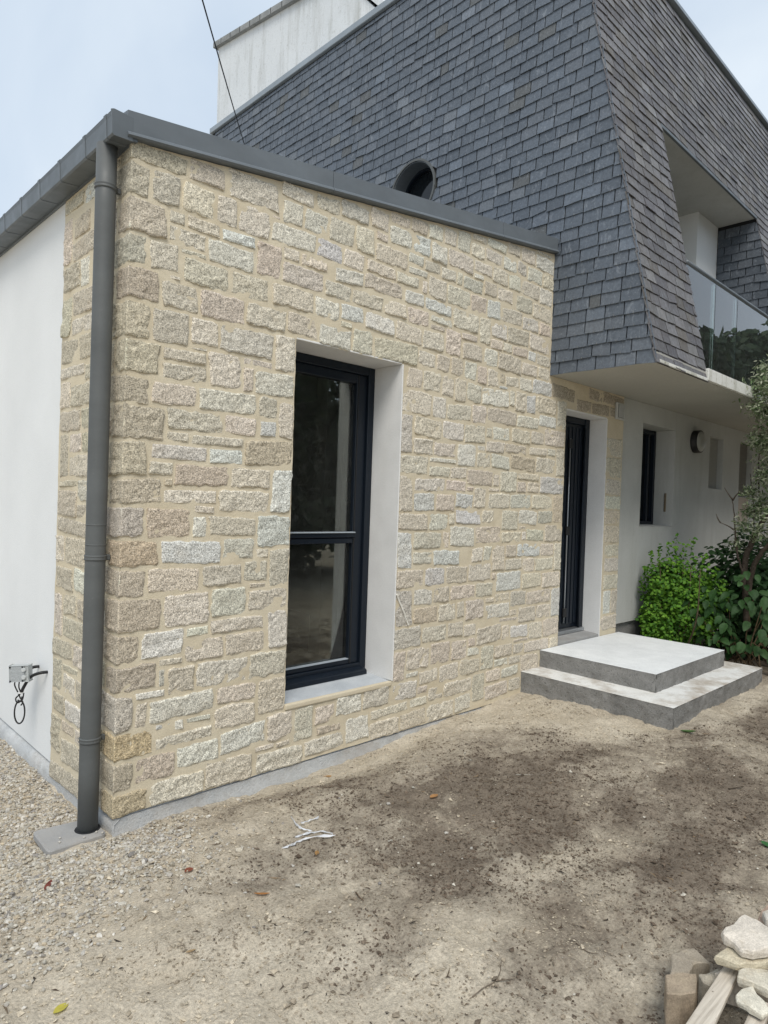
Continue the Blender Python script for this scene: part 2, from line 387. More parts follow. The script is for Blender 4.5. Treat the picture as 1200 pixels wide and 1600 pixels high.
# ------------------------------------------------------------------ ground
def blob(x, y, cx, cy, rx, ry, ang=0):
    c, s = math.cos(ang), math.sin(ang); dx, dy = x - cx, y - cy
    return np.exp(-(((dx * c + dy * s) / rx) ** 2 + ((-dx * s + dy * c) / ry) ** 2))
def damp_map(x, y):
    wx = 0.28 * fbm(P3(x * 1.3, y * 2.0, 21.0), 4, 0.6); wy = 0.16 * fbm(P3(x * 1.3, y * 2.0, 33.0), 4, 0.6)
    x, y = x + wx, y + wy
    d = 0.02 + 0.0 * x
    d = d + 0.8 * blob(x, y, 1.9, -1.1, 1.45, 0.45, -0.10) + 0.6 * blob(x, y, 0.9, -1.15, 0.55, 0.42, 0.2)
    d = d + 0.7 * blob(x, y, 3.2, -1.7, 1.6, 0.26, 0.0) + 0.8 * blob(x, y, 1.9, -2.2, 0.95, 0.26, 0.22)
    d = d + 0.35 * blob(x, y, 0.35, -1.55, 0.35, 0.28, 0.5) + 0.40 * blob(x, y, 1.0, -0.30, 1.0, 0.14, 0.0) + 0.45 * blob(x, y, 0.85, -2.05, 0.45, 0.2, 0.3)
    d = d - 0.6 * blob(x, y, 3.35, -0.9, 0.75, 0.32, -0.6) - 0.55 * blob(x, y, 1.5, -1.72, 0.55, 0.14, 0.2) - 0.4 * blob(x, y, 4.4, -1.55, 0.9, 0.12, 0.1)
    d = d + 0.9 * np.clip((x - 5.3) / 0.4, 0, 1) * np.clip((y + 1.5) / 0.3, 0, 1)
    d = d - 0.25 * blob(x, y, -0.6, -1.2, 0.8, 0.8) + 0.26 * np.clip((x - 0.7) / 0.8, 0, 1) * np.clip((-y - 0.35) / 0.3, 0, 1)
    r = fbm(P3(x * 2.6, y * 4.4, 51.0), 5, 0.62)          # ragged, trodden edges drawn out along the wall
    return d + 0.34 * r * (0.45 + np.clip(d, 0, 1))
def axis(lo, hi, step, far):
    core = np.arange(lo, hi + 1e-6, step); out = []; s = step
    a = hi
    while a < far: s *= 1.6; a += s; out.append(a)
    neg = []; s = step; a = lo
    while a > -far: s *= 1.6; a -= s; neg.append(a)
    return np.array(neg[::-1] + core.tolist() + out)
gx = axis(-1.8, 6.0, 0.022, 220); gy = axis(-3.0, 2.6, 0.022, 220)
GX, GY = np.meshgrid(gx, gy, indexing='ij')
near = np.exp(-np.clip(np.hypot(np.clip(np.abs(GX - 2) - 4.2, 0, None), np.clip(np.abs(GY + .3) - 3.2, 0, None)), 0, 50) / 1.5)
GZ_ = ground_z(np.clip(GX, -3, 12), np.clip(GY, -6, 4))
rel = 0.022 * fbm(P3(GX * 1.7, GY * 1.7, 0.3), 3) + 0.013 * fbm(P3(GX * 8, GY * 8, 3.1), 4, 0.68)
ridge = np.abs(fbm(P3(GX * 5, GY * 5, 9.1), 3)); rel += -0.012 * np.exp(-(ridge / 0.12) ** 2)
GZ_ = GZ_ + rel * near
inside = (GX > XC + 0.05) & (GY > 0.05); GZ_ = np.where(inside, GZ_ - 0.25, GZ_)
V = np.stack([GX, GY, GZ_], -1).reshape(-1, 3)
ground = mesh('ground', V, grid_faces(len(gx), len(gy)), M_GROUND, smooth=True, damp=damp_map(GX, GY).ravel())
tag(ground, 'bare sandy building-site soil with damp brown patches in front of the house', kind='structure')
def gz_at(x, y):
    z = ground_z(x, y) + 0.022 * fbm(P3(np.asarray(x) * 1.7, np.asarray(y) * 1.7, 0.3), 3) + 0.013 * fbm(P3(np.asarray(x) * 8, np.asarray(y) * 8, 3.1), 4, 0.68)
    return z - 0.012 * np.exp(-(np.abs(fbm(P3(np.asarray(x) * 5, np.asarray(y) * 5, 9.1), 3)) / 0.12) ** 2)

ICO_V = None
def ico():
    bm = bmesh.new(); bmesh.ops.create_icosphere(bm, subdivisions=1, radius=1)
    v = np.array([x.co for x in bm.verts]); f = np.array([[a.index for a in p.verts] for p in bm.faces]); bm.free(); return v, f
IV, IF = ico()
OV = np.array([(1, 0, 0), (-1, 0, 0), (0, 1, 0), (0, -1, 0), (0, 0, 1), (0, 0, -1)], float)
OF = np.array([(0, 2, 4), (2, 1, 4), (1, 3, 4), (3, 0, 4), (2, 0, 5), (1, 2, 5), (3, 1, 5), (0, 3, 5)])
def scatter(name, x, y, size, cols, matl, bv, bf, flat=0.6, sink=0.25, jit=0.22):
    n = len(x); z = gz_at(x, y)
    sc = size[:, None] * np.stack([rng.uniform(0.75, 1.35, n), rng.uniform(0.7, 1.1, n), rng.uniform(flat * 0.7, flat * 1.3, n)], 1)
    v = bv[None] * (1 + rng.normal(0, jit, (n, len(bv), 1))) * sc[:, None, :]
    a = rng.uniform(0, 6.28, n); tx = rng.normal(0, 0.35, n)
    c, s = np.cos(a)[:, None], np.sin(a)[:, None]; ct, st = np.cos(tx)[:, None], np.sin(tx)[:, None]
    X, Y, Z = v[..., 0], v[..., 1], v[..., 2]
    Y, Z = Y * ct - Z * st, Y * st + Z * ct
    X, Y = X * c - Y * s, X * s + Y * c
    v = np.stack([X + x[:, None], Y + y[:, None], Z + (z + size * flat * (1 - 2 * sink))[:, None]], -1).reshape(-1, 3)
    f = (bf[None] + (np.arange(n) * len(bv))[:, None, None]).reshape(-1, 3)
    return mesh(name, v, f, matl, None, np.repeat(cols, len(bv), 0))
# gravel bed along the left side and round the downpipe
n = 90000
x = rng.uniform(-1.5, 1.2, n); y = rng.uniform(-1.7, 2.5, n)
dens = np.clip(1.25 - 0.0 * x, 0, 1) * ((y > 0) & (x < XC)) + 0.0
f1 = np.exp(-np.clip((-y - 0.30 + 0.25 * (x + 0.3)) / 0.42, 0, 9) ** 2) * np.exp(-np.clip((x - 0.0) / 0.28, 0, 9) ** 2)
dens = np.maximum(dens * 0.95, f1 * (y <= 0) * 0.95)
dens *= 0.55 + 0.6 * (fbm(P3(x * 2.6, y * 2.6, 5.0), 3) > -0.25)
dens = np.maximum(dens, 0.004 * (y < -0.03)); dens *= 1 - 0.85 * blob(x, y, -0.62, 0.45, 0.14, 0.3) - 0.6 * blob(x, y, -0.55, -0.12, 0.09, 0.12)
k = (rng.random(n) < dens * 0.8) & ~((x > XC - 0.005) & (y > -0.015)) & ~((x > -0.25) & (x < 0.03) & (y > -0.01) & (y < 0.19)); x, y = x[k], y[k]; n = len(x)
size = np.clip(rng.lognormal(math.log(0.0068), 0.3, n), 0.0035, 0.014)
base = np.array([(0.46, 0.43, 0.37), (0.40, 0.36, 0.29), (0.52, 0.49, 0.44), (0.34, 0.31, 0.27), (0.44, 0.37, 0.27), (0.27, 0.25, 0.23)])[rng.choice(6, n, p=[.3, .22, .2, .13, .1, .05])]
tag(scatter('gravel', x, y, size, base * rng.uniform(0.75, 1.2, (n, 1)), M_PEB, IV[:, :], IF, 0.65, 0.2), 'small beige gravel spread round the downpipe and along the white side wall', kind='stuff')
# crumbs of soil and grit over the whole yard
n = 120000
x = -1.2 + 6.4 * rng.random(n) ** 1.35; y = -2.9 + 2.9 * rng.random(n)
dm = damp_map(x, y) + 0.6 * fbm(P3(x * 3.4, y * 3.4, 2.0), 4)
k = rng.random(n) < np.clip(0.42 + 0.35 * dm + 0.5 * (fbm(P3(x * 6, y * 6, 1.2), 3)), 0.15, 1); k &= ~((x > 3.5) & (x < 5.7) & (y > -1.4)); k &= y < -0.03
x, y, dm = x[k], y[k], dm[k]; n = len(x)
size = np.clip(rng.lognormal(math.log(0.0032), 0.5, n), 0.0013, 0.014)
lightc = np.array((0.50, 0.435, 0.335)); darkc = np.array((0.13, 0.10, 0.075)); t = np.clip(dm + 0.15 + rng.normal(0, 0.2, n), 0, 1)[:, None]
cols = lightc * (1 - t) + darkc * t
pale = rng.random(n) < 0.012; cols[pale] = np.array((0.46, 0.43, 0.37)); cols *= rng.uniform(0.7, 1.25, (n, 1))
tag(scatter('soil_crumbs', x, y, size, cols, M_CLOD, OV, OF, 0.55, 0.15, 0.3), 'loose crumbs of soil and grit strewn over the yard', kind='stuff')

# shreds of dark bark and roots trodden into the soil
n = 9000
x = -1.0 + 6.2 * rng.random(n) ** 1.3; y = -2.9 + 2.85 * rng.random(n)
dm = damp_map(x, y) + 0.8 * fbm(P3(x * 3.1, y * 3.1, 6.0), 4)
k = (rng.random(n) < np.clip(0.15 + 0.7 * dm, 0.06, 1)) & ~((x > 3.5) & (x < 5.7) & (y > -1.4)); x, y = x[k], y[k]; n = len(x)
L = np.clip(rng.lognormal(math.log(0.008), 0.6, n), 0.003, 0.035); a = rng.uniform(0, 6.28, n); z = gz_at(x, y) + 0.004
dx, dy = np.cos(a) * L, np.sin(a) * L; wx, wy = -np.sin(a) * (0.0009 + 0.07 * L), np.cos(a) * (0.0009 + 0.07 * L); b_ = rng.normal(0, 0.35, n)
V = np.stack([np.stack([x - dx, y - dy, z], 1), np.stack([x + wx + dy * b_, y + wy - dx * b_, z + 0.003], 1), np.stack([x + dx, y + dy, z], 1), np.stack([x - wx + dy * b_, y - wy - dx * b_, z], 1)], 1).reshape(-1, 3)
cols = np.array([(0.075, 0.055, 0.04), (0.13, 0.10, 0.07), (0.22, 0.16, 0.10), (0.045, 0.037, 0.03)])[rng.choice(4, n, p=[.4, .3, .15, .15])]
tag(mesh('soil_debris', V, (np.array([(0, 1, 2, 3)])[None] + (np.arange(n) * 4)[:, None, None]).reshape(-1, 4), M_CLOD, None, np.repeat(cols, 4, 0)), 'shreds of dark bark and root trodden into the soil', kind='stuff')

# ------------------------------------------------------------------ stone extension
EXT = thing('stone_extension', (0, 0, -0.17), 'flat-roofed extension faced in beige granite with grey gutter and tall dark window', 'house extension')
FRONT = np.array([[float(v) / 1000 for v in s.split(',')] for s in """35,338,3215,3309;349,562,3222,3340;575,919,3215,3373;936,1174,3335,3422;35,135,3044,3203;148,305,3043,3203;316,506,3047,3204;518,645,3045,3202;656,860,3042,3200;948,1097,3187,3324;875,935,3187,3204;35,232,2863,3031;244,335,2963,3031;347,538,2961,3034;245,460,2862,2950;553,766,2962,3031;875,1199,3057,3176;314,461,2823,2850;472,763,2824,2950;779,949,2835,3028;962,1079,2972,3046;1091,1299,2973,3046;35,133,2699,2847;145,302,2705,2851;246,315,2673,2694;35,202,2531,2688;333,595,2676,2811;619,863,2679,2813;960,1272,2836,2961;214,425,2522,2661;437,710,2519,2665;892,1202,2693,2824;35,158,2339,2518;171,374,2339,2511;386,548,2366,2507;722,996,2534,2666;1008,1238,2545,2677;560,913,2359,2507;35,217,2162,2326;230,480,2254,2322;390,484,2333,2353;713,909,2306,2348;924,1074,2307,2522;230,485,2154,2243;497,701,2155,2348;713,782,2154,2294;795,1070,2153,2295;35,167,2013,2150;180,431,2020,2141;442,807,2021,2142;35,251,1831,2002;263,590,1900,2008;603,812,1904,2010;825,951,2019,2142;841,953,1913,2006;964,1072,1913,2128;262,391,1832,1888;402,729,1830,1886;740,1075,1742,1891;35,161,1642,1819;184,504,1737,1819;515,728,1733,1818;173,306,1654,1726;318,640,1606,1721;652,917,1607,1721;930,1075,1466,1729;35,247,1496,1630;258,306,1598,1641;259,570,1511,1586;582,917,1467,1594;432,558,1456,1500;35,158,1328,1485;170,416,1327,1483;429,514,1324,1444;526,829,1334,1444;841,1074,1269,1454;35,240,1181,1316;254,608,1185,1312;620,822,1201,1323;835,922,1202,1257;35,173,1030,1170;186,478,1040,1170;497,746,1057,1174;759,922,1070,1190;933,1075,1029,1256;796,910,1028,1059;35,267,852,1018;278,545,855,1029;556,780,883,1046;792,1070,898,1017;556,903,789,871;410,545,790,842;935,1075,663,887;35,152,690,840;164,397,701,841;409,642,652,777;653,918,659,778;35,247,545,679;259,395,652,690;260,297,545,639;309,467,496,640;479,805,497,641;817,1075,496,648;35,126,348,533;137,298,494,534;218,586,363,483;605,868,384,485;880,1075,274,484;139,206,348,482;422,573,320,349;354,411,294,352;250,343,320,348;251,586,215,283;597,868,244,373;35,239,203,336;642,943,101,233;954,1138,99,262;378,631,84,204;868,1006,58,88;35,140,45,190;152,367,59,192;550,857,-80,73;879,1225,-84,40;35,216,-84,33;229,539,-80,48;1197,1382,3347,3449;1394,1636,3364,3475;1647,1821,3377,3509;1833,2023,3460,3536;1108,1290,3187,3322;1303,1511,3186,3336;1523,1689,3184,3351;1701,1819,3305,3366;1832,2047,3325,3448;1210,1416,3057,3175;1427,1601,3055,3173;1706,2008,3171,3293;1364,1597,2948,3043;1624,1898,3076,3160;1909,2133,3076,3155;1283,1499,2833,2936;1612,1968,2962,3064;1994,2191,2957,3050;1511,1786,2834,2937;1797,2013,2836,2941;1213,1407,2688,2812;1418,1615,2717,2821;1628,1903,2697,2817;2026,2245,2824,2941;1249,1514,2523,2653;1527,1710,2527,2685;1418,1515,2665,2705;1722,2141,2526,2673;1915,2181,2685,2812;2034,2204,3466,3563;2216,2370,3472,3588;2382,2529,3478,3603;2541,2689,3479,3633;2717,2895,3605,3661;2907,3154,3607,3682;3167,3349,3630,3728;3366,3576,3624,3747;3589,3872,3620,3745;3589,3866,3756,3778;2059,2238,3326,3455;2251,2430,3320,3459;2443,2738,3334,3467;2701,2870,3478,3589;2882,3112,3498,3594;3123,3306,3490,3595;3317,3455,3503,3613;3467,3698,3486,3607;3709,3880,3486,3609;2019,2172,3241,3314;2184,2358,3230,3309;2370,2535,3220,3308;2546,2611,3216,3318;2751,2973,3371,3467;2749,2871,3317,3360;2984,3191,3349,3479;3204,3370,3351,3478;3381,3647,3344,3473;3659,3860,3331,3474;2020,2215,3167,3219;2623,2861,3205,3306;2882,3050,3223,3338;3061,3264,3225,3328;3320,3557,3200,3332;3568,3860,3185,3318;2168,2222,3061,3155;2234,2431,3051,3208;2442,2712,3054,3194;2724,2919,3054,3194;2931,3106,3058,3204;3119,3412,3068,3189;3423,3660,3063,3174;3672,3858,3064,3174;2202,2496,2952,3039;2263,2505,2878,2941;2266,2431,2825,2866;2517,2828,2890,3043;2839,2979,2838,3042;2992,3206,2912,3046;3217,3516,2912,3050;3529,3847,2910,3052;2192,2421,2673,2813;2444,2614,2677,2866;2625,2820,2821,2878;2640,2883,2678,2809;2990,3146,2823,2901;3157,3278,2822,2900;3291,3506,2821,2900;3517,3634,2810,2897;3647,3857,2800,2898;2152,2338,2546,2655;2349,2499,2538,2660;2511,2661,2529,2665;2674,2822,2529,2667;2913,3088,2672,2811;3101,3423,2670,2810;3434,3666,2682,2789;3678,3875,2683,2787;2044,2200,2374,2515;2211,2405,2373,2527;2417,2555,2362,2518;2566,2705,2339,2518;2835,2951,2517,2660;2963,3111,2518,2657;3208,3400,2553,2638;3123,3196,2560,2647;3123,3239,2518,2542;3413,3596,2543,2658;3607,3907,2545,2671;2716,2894,2360,2506;2906,3266,2364,2506;3355,3514,2363,2531;3525,3660,2365,2522;3671,3989,2389,2534;1989,2313,2193,2362;2324,2476,2193,2350;2488,2775,2200,2322;2787,2969,2201,2348;1990,2121,1910,2182;2133,2432,2041,2181;2444,2692,2043,2182;2703,2964,2042,2189;2133,2341,1910,2029;2353,2602,1909,2017;2626,2851,1857,2030;2863,3043,1858,1976;2002,2295,1763,1898;2308,2615,1863,1898;2306,2542,1757,1835;2553,2743,1754,1844;2754,3075,1713,1838;1990,2145,1495,1745;2158,2492,1646,1744;2505,2740,1656,1742;2751,2834,1662,1699;2845,2999,1534,1697;2156,2383,1497,1634;2395,2608,1505,1634;2619,2834,1529,1645;1988,2315,1358,1483;2328,2536,1360,1485;2548,2621,1402,1493;2632,2943,1403,1517;2955,3111,1415,1521;1994,2157,1088,1347;2168,2474,1222,1347;2485,2559,1221,1348;2571,2870,1232,1389;2881,3214,1247,1390;3277,3343,2394,2525;3919,4312,2551,2677;4017,4169,2272,2534;2981,3381,2227,2352;3393,3713,2232,2336;3725,4005,2272,2377;2976,3051,2103,2185;3062,3290,2094,2204;3326,3592,2095,2214;3611,3812,2107,2221;3823,4155,2113,2260;2980,3224,1987,2082;2866,2969,1988,2031;3236,3540,2002,2081;3589,3867,2012,2084;3878,4011,2021,2090;4023,4166,1848,2100;3056,3307,1861,1976;3320,3690,1862,1989;3703,4010,1861,2000;3087,3172,1714,1818;3184,3418,1677,1848;3429,3752,1786,1850;3430,3561,1678,1774;3572,3765,1680,1774;3777,4170,1681,1835;3033,3328,1534,1662;3028,3173,1673,1702;3340,3643,1543,1666;3654,3991,1542,1668;4004,4157,1421,1667;3225,3453,1356,1523;3465,3747,1404,1531;3758,3993,1415,1529;3464,3575,1359,1392;3226,3509,1252,1345;3522,3584,1270,1347;3595,3861,1262,1364;3884,4170,1251,1403;2842,2983,1104,1220;2994,3100,1105,1235;3112,3285,1022,1236;3296,3449,1128,1237;3461,3807,1128,1240;3818,4032,1122,1238;4043,4169,987,1239;1150,1302,56,262;1314,1475,126,242;1486,1713,144,273;1725,1974,142,286;1329,1532,55,111;1573,1784,-49,108;1796,2167,60,129;1795,2079,-81,41;1236,1562,-58,44;1017,1125,51,84;2168,2374,1111,1203;2387,2689,1095,1210;1990,2292,944,1077;2305,2529,947,1083;2540,2795,946,1084;2806,3101,950,1092;1990,2180,675,932;2193,2392,812,932;2403,2589,816,935;2600,2899,819,933;2911,3129,819,938;2192,2456,675,799;2469,2671,667,804;2682,2776,678,807;2789,3028,648,807;1989,2283,512,663;2294,2571,524,650;2582,2765,535,654;2777,2930,517,616;2942,3270,434,575;2836,2931,434,506;2832,2988,357,423;1989,2126,285,500;2138,2386,346,500;2398,2621,348,512;2633,2820,350,504;3009,3179,218,414;2137,2264,296,333;2275,2486,223,324;2499,2730,203,336;2741,2996,215,338;1986,2255,145,272;2266,2371,146,212;2382,2551,78,180;2562,2895,79,190;2906,3070,-23,202;2180,2371,66,134;2090,2366,-78,47;2378,2684,-76,54;2697,2895,-63,65;3297,3537,1019,1116;3548,3729,994,1116;3741,4032,995,1110;3180,3531,848,1007;3543,3847,849,983;3858,4165,837,976;3113,3169,951,1010;3039,3159,764,806;3170,3376,762,835;3387,3615,705,836;3626,4012,704,824;4024,4169,566,824;3040,3373,629,750;3385,3497,628,682;3511,3775,554,692;3787,4013,566,692;3243,3500,586,617;3281,3390,436,561;3401,3667,432,541;3680,3891,392,542;3904,4169,392,553;3190,3443,294,399;3456,3612,291,380;3454,3669,392,420;3624,4010,281,379;4021,4162,278,373;3191,3382,218,283;3393,3564,211,279;3575,3852,101,268;3086,3278,106,207;3289,3539,113,199;3081,3391,-32,87;3402,3581,-21,88;4950,5278,2103,2289;4958,5278,1886,2090;4974,5288,1710,1874;4977,5290,1564,1699;4975,5292,1411,1552;4980,5300,1221,1398;5002,5296,1078,1205;5000,5298,923,1067;4995,5299,744,896;5003,5159,490,733;5170,5300,488,733;4964,5300,325,477;4345,4620,2485,2595;4635,4980,2490,2600;4995,5280,2500,2600;4565,4830,2615,2726;4845,5280,2615,2726""".split(';')])
LEFT = np.array([[float(v) / 1000 for v in s.split(',')] for s in """404,618,3157,3280;629,930,3172,3282;531,758,2998,3118;800,930,2882,3140;450,783,2873,2987;660,930,2715,2862;524,649,2699,2861;430,765,2551,2687;778,930,2454,2684;450,766,2444,2539;660,928,2290,2432;431,649,2288,2431;558,929,2208,2277;444,547,2172,2260;421,754,2033,2160;766,920,2036,2197;597,907,1898,2021;427,585,1894,2021;570,754,1774,1882;432,559,1775,1882;766,903,1632,1887;453,755,1633,1763;620,896,1576,1621;618,924,1408,1563;426,607,1498,1621;430,605,1408,1486;437,913,1306,1396;794,927,1138,1295;469,783,1132,1295;637,920,980,1113;444,626,993,1120;573,781,846,968;430,562,845,965;792,924,705,955;450,781,710,834;621,930,585,694;440,608,571,699;775,927,384,569;527,764,516,560;562,759,383,505;431,551,384,504;714,911,257,372;449,703,246,362;768,923,25,234;562,757,167,235;431,549,153,234;461,757,-3,140;455,930,-149,-37""".split(';')])
def hole(x, z):
    return ((x > WX0) & (x < WX1) & (z > WZ0) & (z < WZ1)) | ((x > DX0) & (x < DX1) & (z > DZ0) & (z < DZ1))
def lines(*stops, step=0.025):
    out = []
    for a, b in zip(stops[:-1], stops[1:]):
        k = max(1, int(round((b - a) / step))); out += np.linspace(a, b, k, endpoint=False).tolist()
    return np.array(out + [stops[-1]])
# front mortar bed
xs = lines(XC + 0.0068, WX0, WX1, XR + 0.02, DX0, DX1, SE - 0.004); zs = lines(-0.078, DZ0, WZ0, DZ1, WZ1, 2.738, 3.30)
XX, ZZ = np.meshgrid(xs, zs, indexing='ij')
zz = np.where(ZZ > 2.7381, 2.738 + (ZZ - 2.738) * (ztop(XX) - 0.01 - 2.738) / (3.30 - 2.738), ZZ)
yy = 0.0068 + 0.003 * fbm(P3(XX * 14, ZZ * 14, 0.5), 3) + 0.003 * fbm(P3(XX * 45, ZZ * 45, 2.5), 2)
V = np.stack([XX, yy, zz], -1).reshape(-1, 3)
xc = (XX[:-1, :-1] + XX[1:, 1:]) / 2; zc = (ZZ[:-1, :-1] + ZZ[1:, 1:]) / 2
keep = ~hole(xc, zc) & ~((xc > XR + 0.02) & (zc > 2.738))
F = grid_faces(len(xs), len(zs))[keep.ravel()]
WALL = mesh('stone_wall', V, F, M_MORT, EXT, smooth=True); WALL['label'] = 'front wall of rough squared granite in sandy yellow mortar'
ys = lines(0.0066, 0.932); zl = lines(-0.078, 3.27)
YY, ZZ = np.meshgrid(ys, zl, indexing='ij')
xx = XC + 0.0068 + 0.003 * fbm(P3(YY * 14, ZZ * 14, 7.5), 3)
V = np.stack([xx, YY, ZZ], -1).reshape(-1, 3)
SIDE = mesh('side_stone_wall', V, grid_faces(len(ys), len(zl))[:, ::-1], M_MORT, EXT, smooth=True); SIDE['label'] = 'narrow return of the granite facing beside the downpipe'

PAL = [((0.645, 0.595, 0.495), 32), ((0.63, 0.565, 0.465), 28), ((0.665, 0.635, 0.55), 22), ((0.59, 0.54, 0.445), 7), ((0.57, 0.54, 0.455), 6), ((0.635, 0.63, 0.585), 7), ((0.56, 0.49, 0.38), 2)]
PC = np.array([p[0] for p in PAL]); PW = np.array([p[1] for p in PAL], float); PW /= PW.sum()
def edge_lines(a, b, step):
    L = b - a; e = min(0.005, L * 0.08); f = min(0.014, L * 0.2)
    k = max(1, int(round((L - 2 * f) / step)))
    return np.concatenate([[a, a + e], np.linspace(a + f, b - f, k + 1), [b - e, b]])
def stone_patch(s0, s1, t0, t1, seed, step=0.021, rough=1.0, square=(0, 0), crease=False):
    """a rock-faced block as (s, t, h): h is how far the face stands out of the mortar."""
    r = np.random.default_rng(seed)
    s = edge_lines(s0, s1, step); t = edge_lines(t0, t1, step)
    if crease:
        s = np.sort(np.concatenate([s[np.abs(s) > 0.014], [-0.008, 0.0, 0.008]]))
    S, T = np.meshgrid(s, t, indexing='ij')
    W, H = s1 - s0, t1 - t0; cs, ct = (s0 + s1) / 2, (t0 + t1) / 2
    u = (S - cs) / (W / 2); v = (T - ct) / (H / 2)
    q = seed * 1.37
    # rounded irregular outline, slightly skewed like hand-dressed blocks
    rad = min(W, H) * r.uniform(0.02, 0.10)
    du = np.abs(u) ** 6; dv = np.abs(v) ** 6
    S2 = S - np.sign(u) * rad * 0.5 * dv * np.abs(u) ** 2; T2 = T - np.sign(v) * rad * 0.5 * du * np.abs(v) ** 2
    amp = min(0.0075, 0.055 * min(W, H) + 0.001)
    S2 = S2 + (amp * fbm(P3(S * 9 + q, T * 30, q), 3, 0.65) - 0.3 * amp) * np.abs(u) ** 3 * np.where(u > 0, 1 - square[1], 1 - square[0])
    T2 = T2 + (amp * fbm(P3(S * 28, T * 9 + q, q + 5), 3, 0.65)) * np.abs(v) ** 3
    sk = r.normal(0, 0.035) * H; S2 = S2 + sk * v * np.abs(u) * 0.5; T2 = T2 + r.normal(0, 0.012) * W * u * (1 if W < 0.5 else 0.4)
    h = r.uniform(0.0095, 0.0145) + r.normal(0, 0.0022) * u + r.normal(0, 0.0022) * v
    rg = rough * r.uniform(0.5, 1.25)
    h = h + rg * (0.0042 * fbm(P3(S * r.uniform(9, 20) + q, T * r.uniform(16, 34), q), 4, 0.7))
    d = np.minimum(np.minimum(S - s0, s1 - S), np.minimum(T - t0, t1 - T))
    prof = np.clip(d / 0.009, 0, 1) ** 0.45
    h = np.clip(h, 0.004, None) * prof
    if crease: k_ = np.clip(np.abs(S) / 0.03, 0, 1); h = h * k_ + 0.0135 * prof * (1 - k_)
    edge = d < 1e-6; h = np.where(edge, -0.010, h)
    if crease: S2 = np.where(np.abs(S) < 1e-9, 0.0, S2)
    return S2, T2, h, (len(s), len(t))
def stone_colour(seed, kind=None):
    r = np.random.default_rng(seed + 991)
    c = np.array(kind) if kind is not None else PC[r.choice(len(PC), p=PW)]
    return np.clip(c * r.uniform(0.92, 1.07) * (1 + r.normal(0, 0.012, 3)), 0.02, 0.7)
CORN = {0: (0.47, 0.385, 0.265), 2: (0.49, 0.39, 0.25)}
pieces = []        # (pixel size estimate, V, F, tint, parent)
corner_rows = []
order = np.argsort(FRONT[:, 2])
for f_ in FRONT:
    if abs(f_[0] - WX1) < 0.008 and f_[2] < WZ1 and f_[3] > WZ0: f_[0] = WX1 + 0.015
ci = 0
for k in order:
    x0, x1, z0, z1 = FRONT[k]; seed = int(k) + 11
    dist = math.hypot((x0 + x1) / 2 - CAM[0], CAM[1]); 
    if x0 < XC + 0.004:
        rl = (0.27 if x1 < 0.20 else 0.15) + rng.uniform(-0.02, 0.02)
        S, T, h, (a, b) = stone_patch(-rl, x1 - XC, z0, z1, seed, rough=1.1, square=(0, 0), crease=True)
        # folded round the corner: negative s runs back along the side wall
        X = np.where(S > 0, XC + S, XC + 0.0125 - h); Y = np.where(S > 0, 0.0125 - h, -S)
        k0 = np.abs(S) < 0.004; X = np.where(k0, XC + 0.0125 - h, X); Y = np.where(k0, 0.0125 - h, Y); arris = np.where(np.abs(S) < 0.006, 1.35, 1.0).ravel()
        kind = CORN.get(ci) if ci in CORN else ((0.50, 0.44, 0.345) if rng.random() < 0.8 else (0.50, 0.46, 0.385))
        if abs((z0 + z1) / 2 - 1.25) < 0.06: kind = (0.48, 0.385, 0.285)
        corner_rows.append((rl, z0, z1)); ci += 1
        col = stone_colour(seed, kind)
    else:
        arris = None
        S, T, h, (a, b) = stone_patch(x0, x1, z0, z1, seed)
        X, Y = S, 0.0125 - h
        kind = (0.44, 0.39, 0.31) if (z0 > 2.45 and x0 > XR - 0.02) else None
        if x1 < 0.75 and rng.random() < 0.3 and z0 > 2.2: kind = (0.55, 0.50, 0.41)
        if abs(x0 - 2.62) < 0.02: kind = None
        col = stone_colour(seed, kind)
    V = np.stack([X, Y, T], -1).reshape(-1, 3); F = grid_faces(a, b)
    if arris is not None: col = np.clip(col[None] * arris[:, None] * (1 + 0.10 * (arris[:, None] > 1) * rng.normal(0, 1, (len(arris), 1))), 0, 0.75)
    pieces.append(((x1 - x0) * (z1 - z0) / dist ** 2, V, F, col, WALL))
fill = []
for rl, z0, z1 in corner_rows:
    y0 = rl + 0.013
    if 0.43 - y0 > 0.05: fill.append((y0, 0.43, z0 + rng.uniform(-.004, .008), z1 + rng.uniform(-.008, .004)))
for k, (y0, y1, z0, z1) in enumerate(list(LEFT) + fill):
    if k < len(LEFT): y0 = max(y0, 0.443); y1 = min(y1, 0.932)
    if y1 - y0 < 0.03: continue
    seed = k + 3000
    S, T, h, (a, b) = stone_patch(y0, y1, z0, min(z1, 3.262), seed)
    V = np.stack([XC + 0.0125 - h, S, T], -1).reshape(-1, 3)
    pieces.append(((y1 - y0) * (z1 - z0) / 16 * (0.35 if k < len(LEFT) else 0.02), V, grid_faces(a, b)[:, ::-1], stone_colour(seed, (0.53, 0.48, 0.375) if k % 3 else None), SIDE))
pieces.sort(key=lambda p: -p[0])
rest = {WALL.name: [], SIDE.name: []}
for i, (_, V, F, c, par) in enumerate(pieces):
    if i < 300: mesh('stone', V, F, M_GRAN, par, c, smooth=False)
    else: rest[par.name].append((V, F, c))
for par in (WALL, SIDE):
    L = rest[par.name]
    if not L: continue
    off = 0; VV, FF, CC = [], [], []
    for V, F, c in L: VV.append(V); FF.append(F + off); CC.append(np.tile(c, (len(V), 1)) if np.ndim(c) == 1 else c); off += len(V)
    tag(mesh('small_stones', np.vstack(VV), np.vstack(FF), M_GRAN, par, np.vstack(CC)), kind='stuff')
